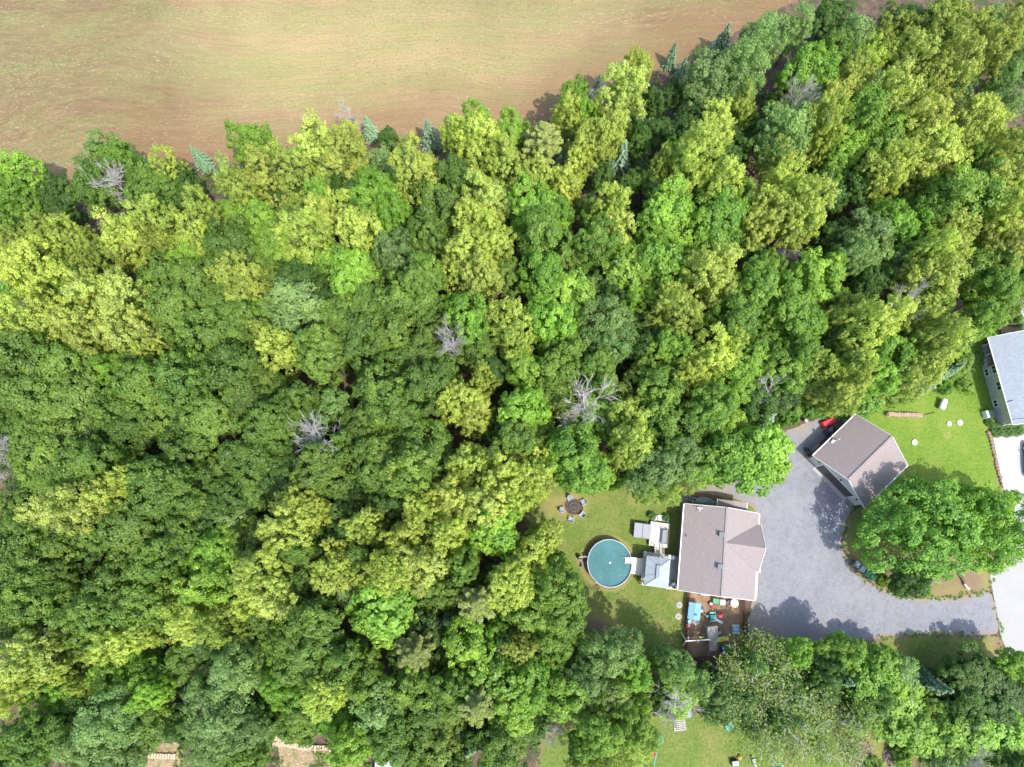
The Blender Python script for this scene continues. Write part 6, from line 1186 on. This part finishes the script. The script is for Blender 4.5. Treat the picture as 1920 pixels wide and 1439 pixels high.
for k, lb in enumerate(['grey boulder, the largest of the heap in the clearing', 'pale grey boulder leaning on the largest one', 'small grey boulder at the edge of the heap']):
    t = empty('boulder', (q.x+[0,-.6,.5][k], q.y+[0,-.8,.8][k], 0), k*1.1, lb, 'boulder'); mb = MB(); s = [.62,.5,.36][k]
    bm = bmesh.new(); bmesh.ops.create_icosphere(bm, subdivisions=2, radius=s)
    for v_ in bm.verts: v_.co *= 1 + .22*math.sin(v_.co.x*5/s+k) * math.cos(v_.co.y*4/s) + r.uniform(-.06,.06); v_.co.z = v_.co.z*.7 + s*.4
    me = bpy.data.meshes.new('boulder'); bm.to_mesh(me); bm.free(); link('rock', me, plain('boulder_grey', (.33,.33,.36), .9, .25, 3, 0, .5), t)
q = P(735,1438,2.2); t = empty('shed', (q.x,q.y-1.0,0), .08, 'small shed with pale blue-white metal roof under the trees', 'shed'); MB().box((0,0,1.0),(3.2,2.4,2.0)).build('wall', OLDWOOD, t)
for s in (-1,1):
    for k in range(4): MB().slab([(-1.8+.9*k,s*1.5,2.05),(-1.8+.9*k+.88,s*1.5,2.05),(-1.8+.9*k+.88,s*.01,2.5),(-1.8+.9*k,s*.01,2.5)],.05).build('roof_sheet', plain('white_metal_roof', (.6,.66,.7), .4, .08), t)
# swing set on the back lawn
q = P(1228,1412,1.0); t = empty('swing_set', (q.x,q.y,0), math.radians(75), 'teal metal swing set with red seats on the back lawn', 'swing set'); MB().tube([(-1.7,0,1.7),(1.7,0,1.7)],.05,8).build('beam', TEAL, t)
for sx_ in (-1,1):
    for s in (-1,1): MB().tube([(sx_*1.65,0,1.7),(sx_*1.8,s*.6,0)],.04,7).build('leg', TEAL, t)
for x_ in (-.25,.45):
    o = MB().lathe([(.22,.55),(.26,.62),(.2,.68),(.08,.6)],14,(x_,0,0)).build('seat', RED, t)
    for s in (-1,1): MB().tube([(x_,s*.2,.64),(x_,s*.12,1.68)],.012,5).build('chain', STEEL, o)
q = P(1235,1386,.8); t = empty('basketball_hoop', (q.x,q.y,0), .3, 'teal toy hoop and stand at the end of the swing set', 'hoop'); mb = MB(); mb.tube([(.42*math.cos(a),.42*math.sin(a),1.2) for a in np.linspace(0,2*math.pi,19)],.045,6); mb.build('ring', TEAL, t); MB().tube([(0,.45,0),(0,.45,1.4)],.05,7).build('post', STEEL, t); MB().bev((0,.5,.06),(.6,.5,.12),.03).build('base', GREYP, t)
q = P(1290,1338,.8); t = empty('trampoline_pad', (q.x,q.y,0), .15, 'slanted blue-grey panel leaning behind the back lawn', 'panel'); MB().box((0,0,.55),(.85,1.3,.06),0,.5).build('panel', plain('slate_blue', (.2,.25,.36), .5), t); MB().bar((-.3,.3,0),(-.3,.3,.7),.06).bar((.3,.3,0),(.3,.3,.7),.06).build('stand', OLDWOOD, t)
q = P(1275,1361,.3); t = empty('pallet', (q.x,q.y,0), .1, 'pale slatted wooden pallet at the edge of the back lawn', 'pallet')
for k in range(6): MB().box((0,-.5+.2*k,.14),(1.4,.13,.03)).build('slat', OLDWOOD, t)
for s in (-1,0,1): MB().box((s*.6,0,.06),(.09,1.15,.12)).build('bearer', OLDWOOD, t)
q = P(1367,1363,.4); chair(1367,1363,0,.6,'teal garden chair under the half-bare tree',TEAL)
q = P(1378,1431,.4); t = empty('smoker_box', (q.x,q.y,0), .1, 'dark grey box with pale lid on the back lawn', 'box'); MB().bev((0,0,.3),(.8,.6,.6),.04).build('body', DARK, t); MB().bev((0,0,.64),(.7,.5,.08),.03).build('lid', LIGHTGREY, t)
q = P(1387,1421,.3); t = empty('toy_ball', (q.x,q.y,0), 0, 'orange ball-shaped toy beside the dark grey box', 'toy'); MB().lathe([(.05,0),(.2,.08),(.26,.24),(.2,.4),(.05,.48)],12).build('ball', ORANGE, t, smooth=True); MB().lathe([(.06,.48),(.06,.53)],8).build('knob', RED, t)
q = P(1416,1434,.4); t = empty('parasol', (q.x,q.y,0), .3, 'closed white parasol lying tilted under the half-bare tree', 'parasol'); MB().tube([(0,-.9,.1),(0,.7,.5)],[.05,.22],8).build('canopy', LIGHTGREY, t); MB().tube([(0,.7,.5),(0,1.1,.6)],.03,6).build('pole', STEEL, t)
chair(1460,1432,0,2.2,'teal garden chair farther under the half-bare trees',TEAL)
def brush(x, y, rpx, label, seed):
    q = P(x,y); t = empty('brush_pile', (q.x,q.y,0), 0, label, 'brush pile'); r = np.random.default_rng(seed); rm = rpx/pxm(x,y); m1, m2 = MB(), MB()
    for k in range(340):
        a = r.uniform(0,6.28); d_ = math.sqrt(r.uniform(0,1))*rm; c_ = Vector((math.cos(a)*d_, math.sin(a)*d_, (1-(d_/rm)**2)*.75*r.uniform(.3,1)+.05)); dr = Vector((math.cos(.9 + r.normal()*.7), math.sin(.9 + r.normal()*.7), r.normal()*.12)); L_ = r.uniform(.4,1.3)
        (m1 if r.uniform() < .6 else m2).tube([c_-dr*L_/2, c_+dr*L_/2], [r.uniform(.015,.05), .012], 4)
    tag(m1.build('sticks', wood('brush_brown', (.16,.1,.075), (.33,.23,.17)), t), kind='stuff'); tag(m2.build('pale_sticks', DEADWOOD, t), kind='stuff')
    mb = MB(); mb.lathe([(rm*.95,0),(rm*.8,.25),(rm*.4,.5),(.1,.6)],18); mb.build('litter', plain('brush_litter', (.17,.105,.08), .95, .4, 3, 0, .6), t)
brush(1608,1408,27,'large heap of brown cut brush and sticks on the rough lawn',1); brush(1676,1416,17,'smaller heap of brown brush under the leaning bright tree',2)
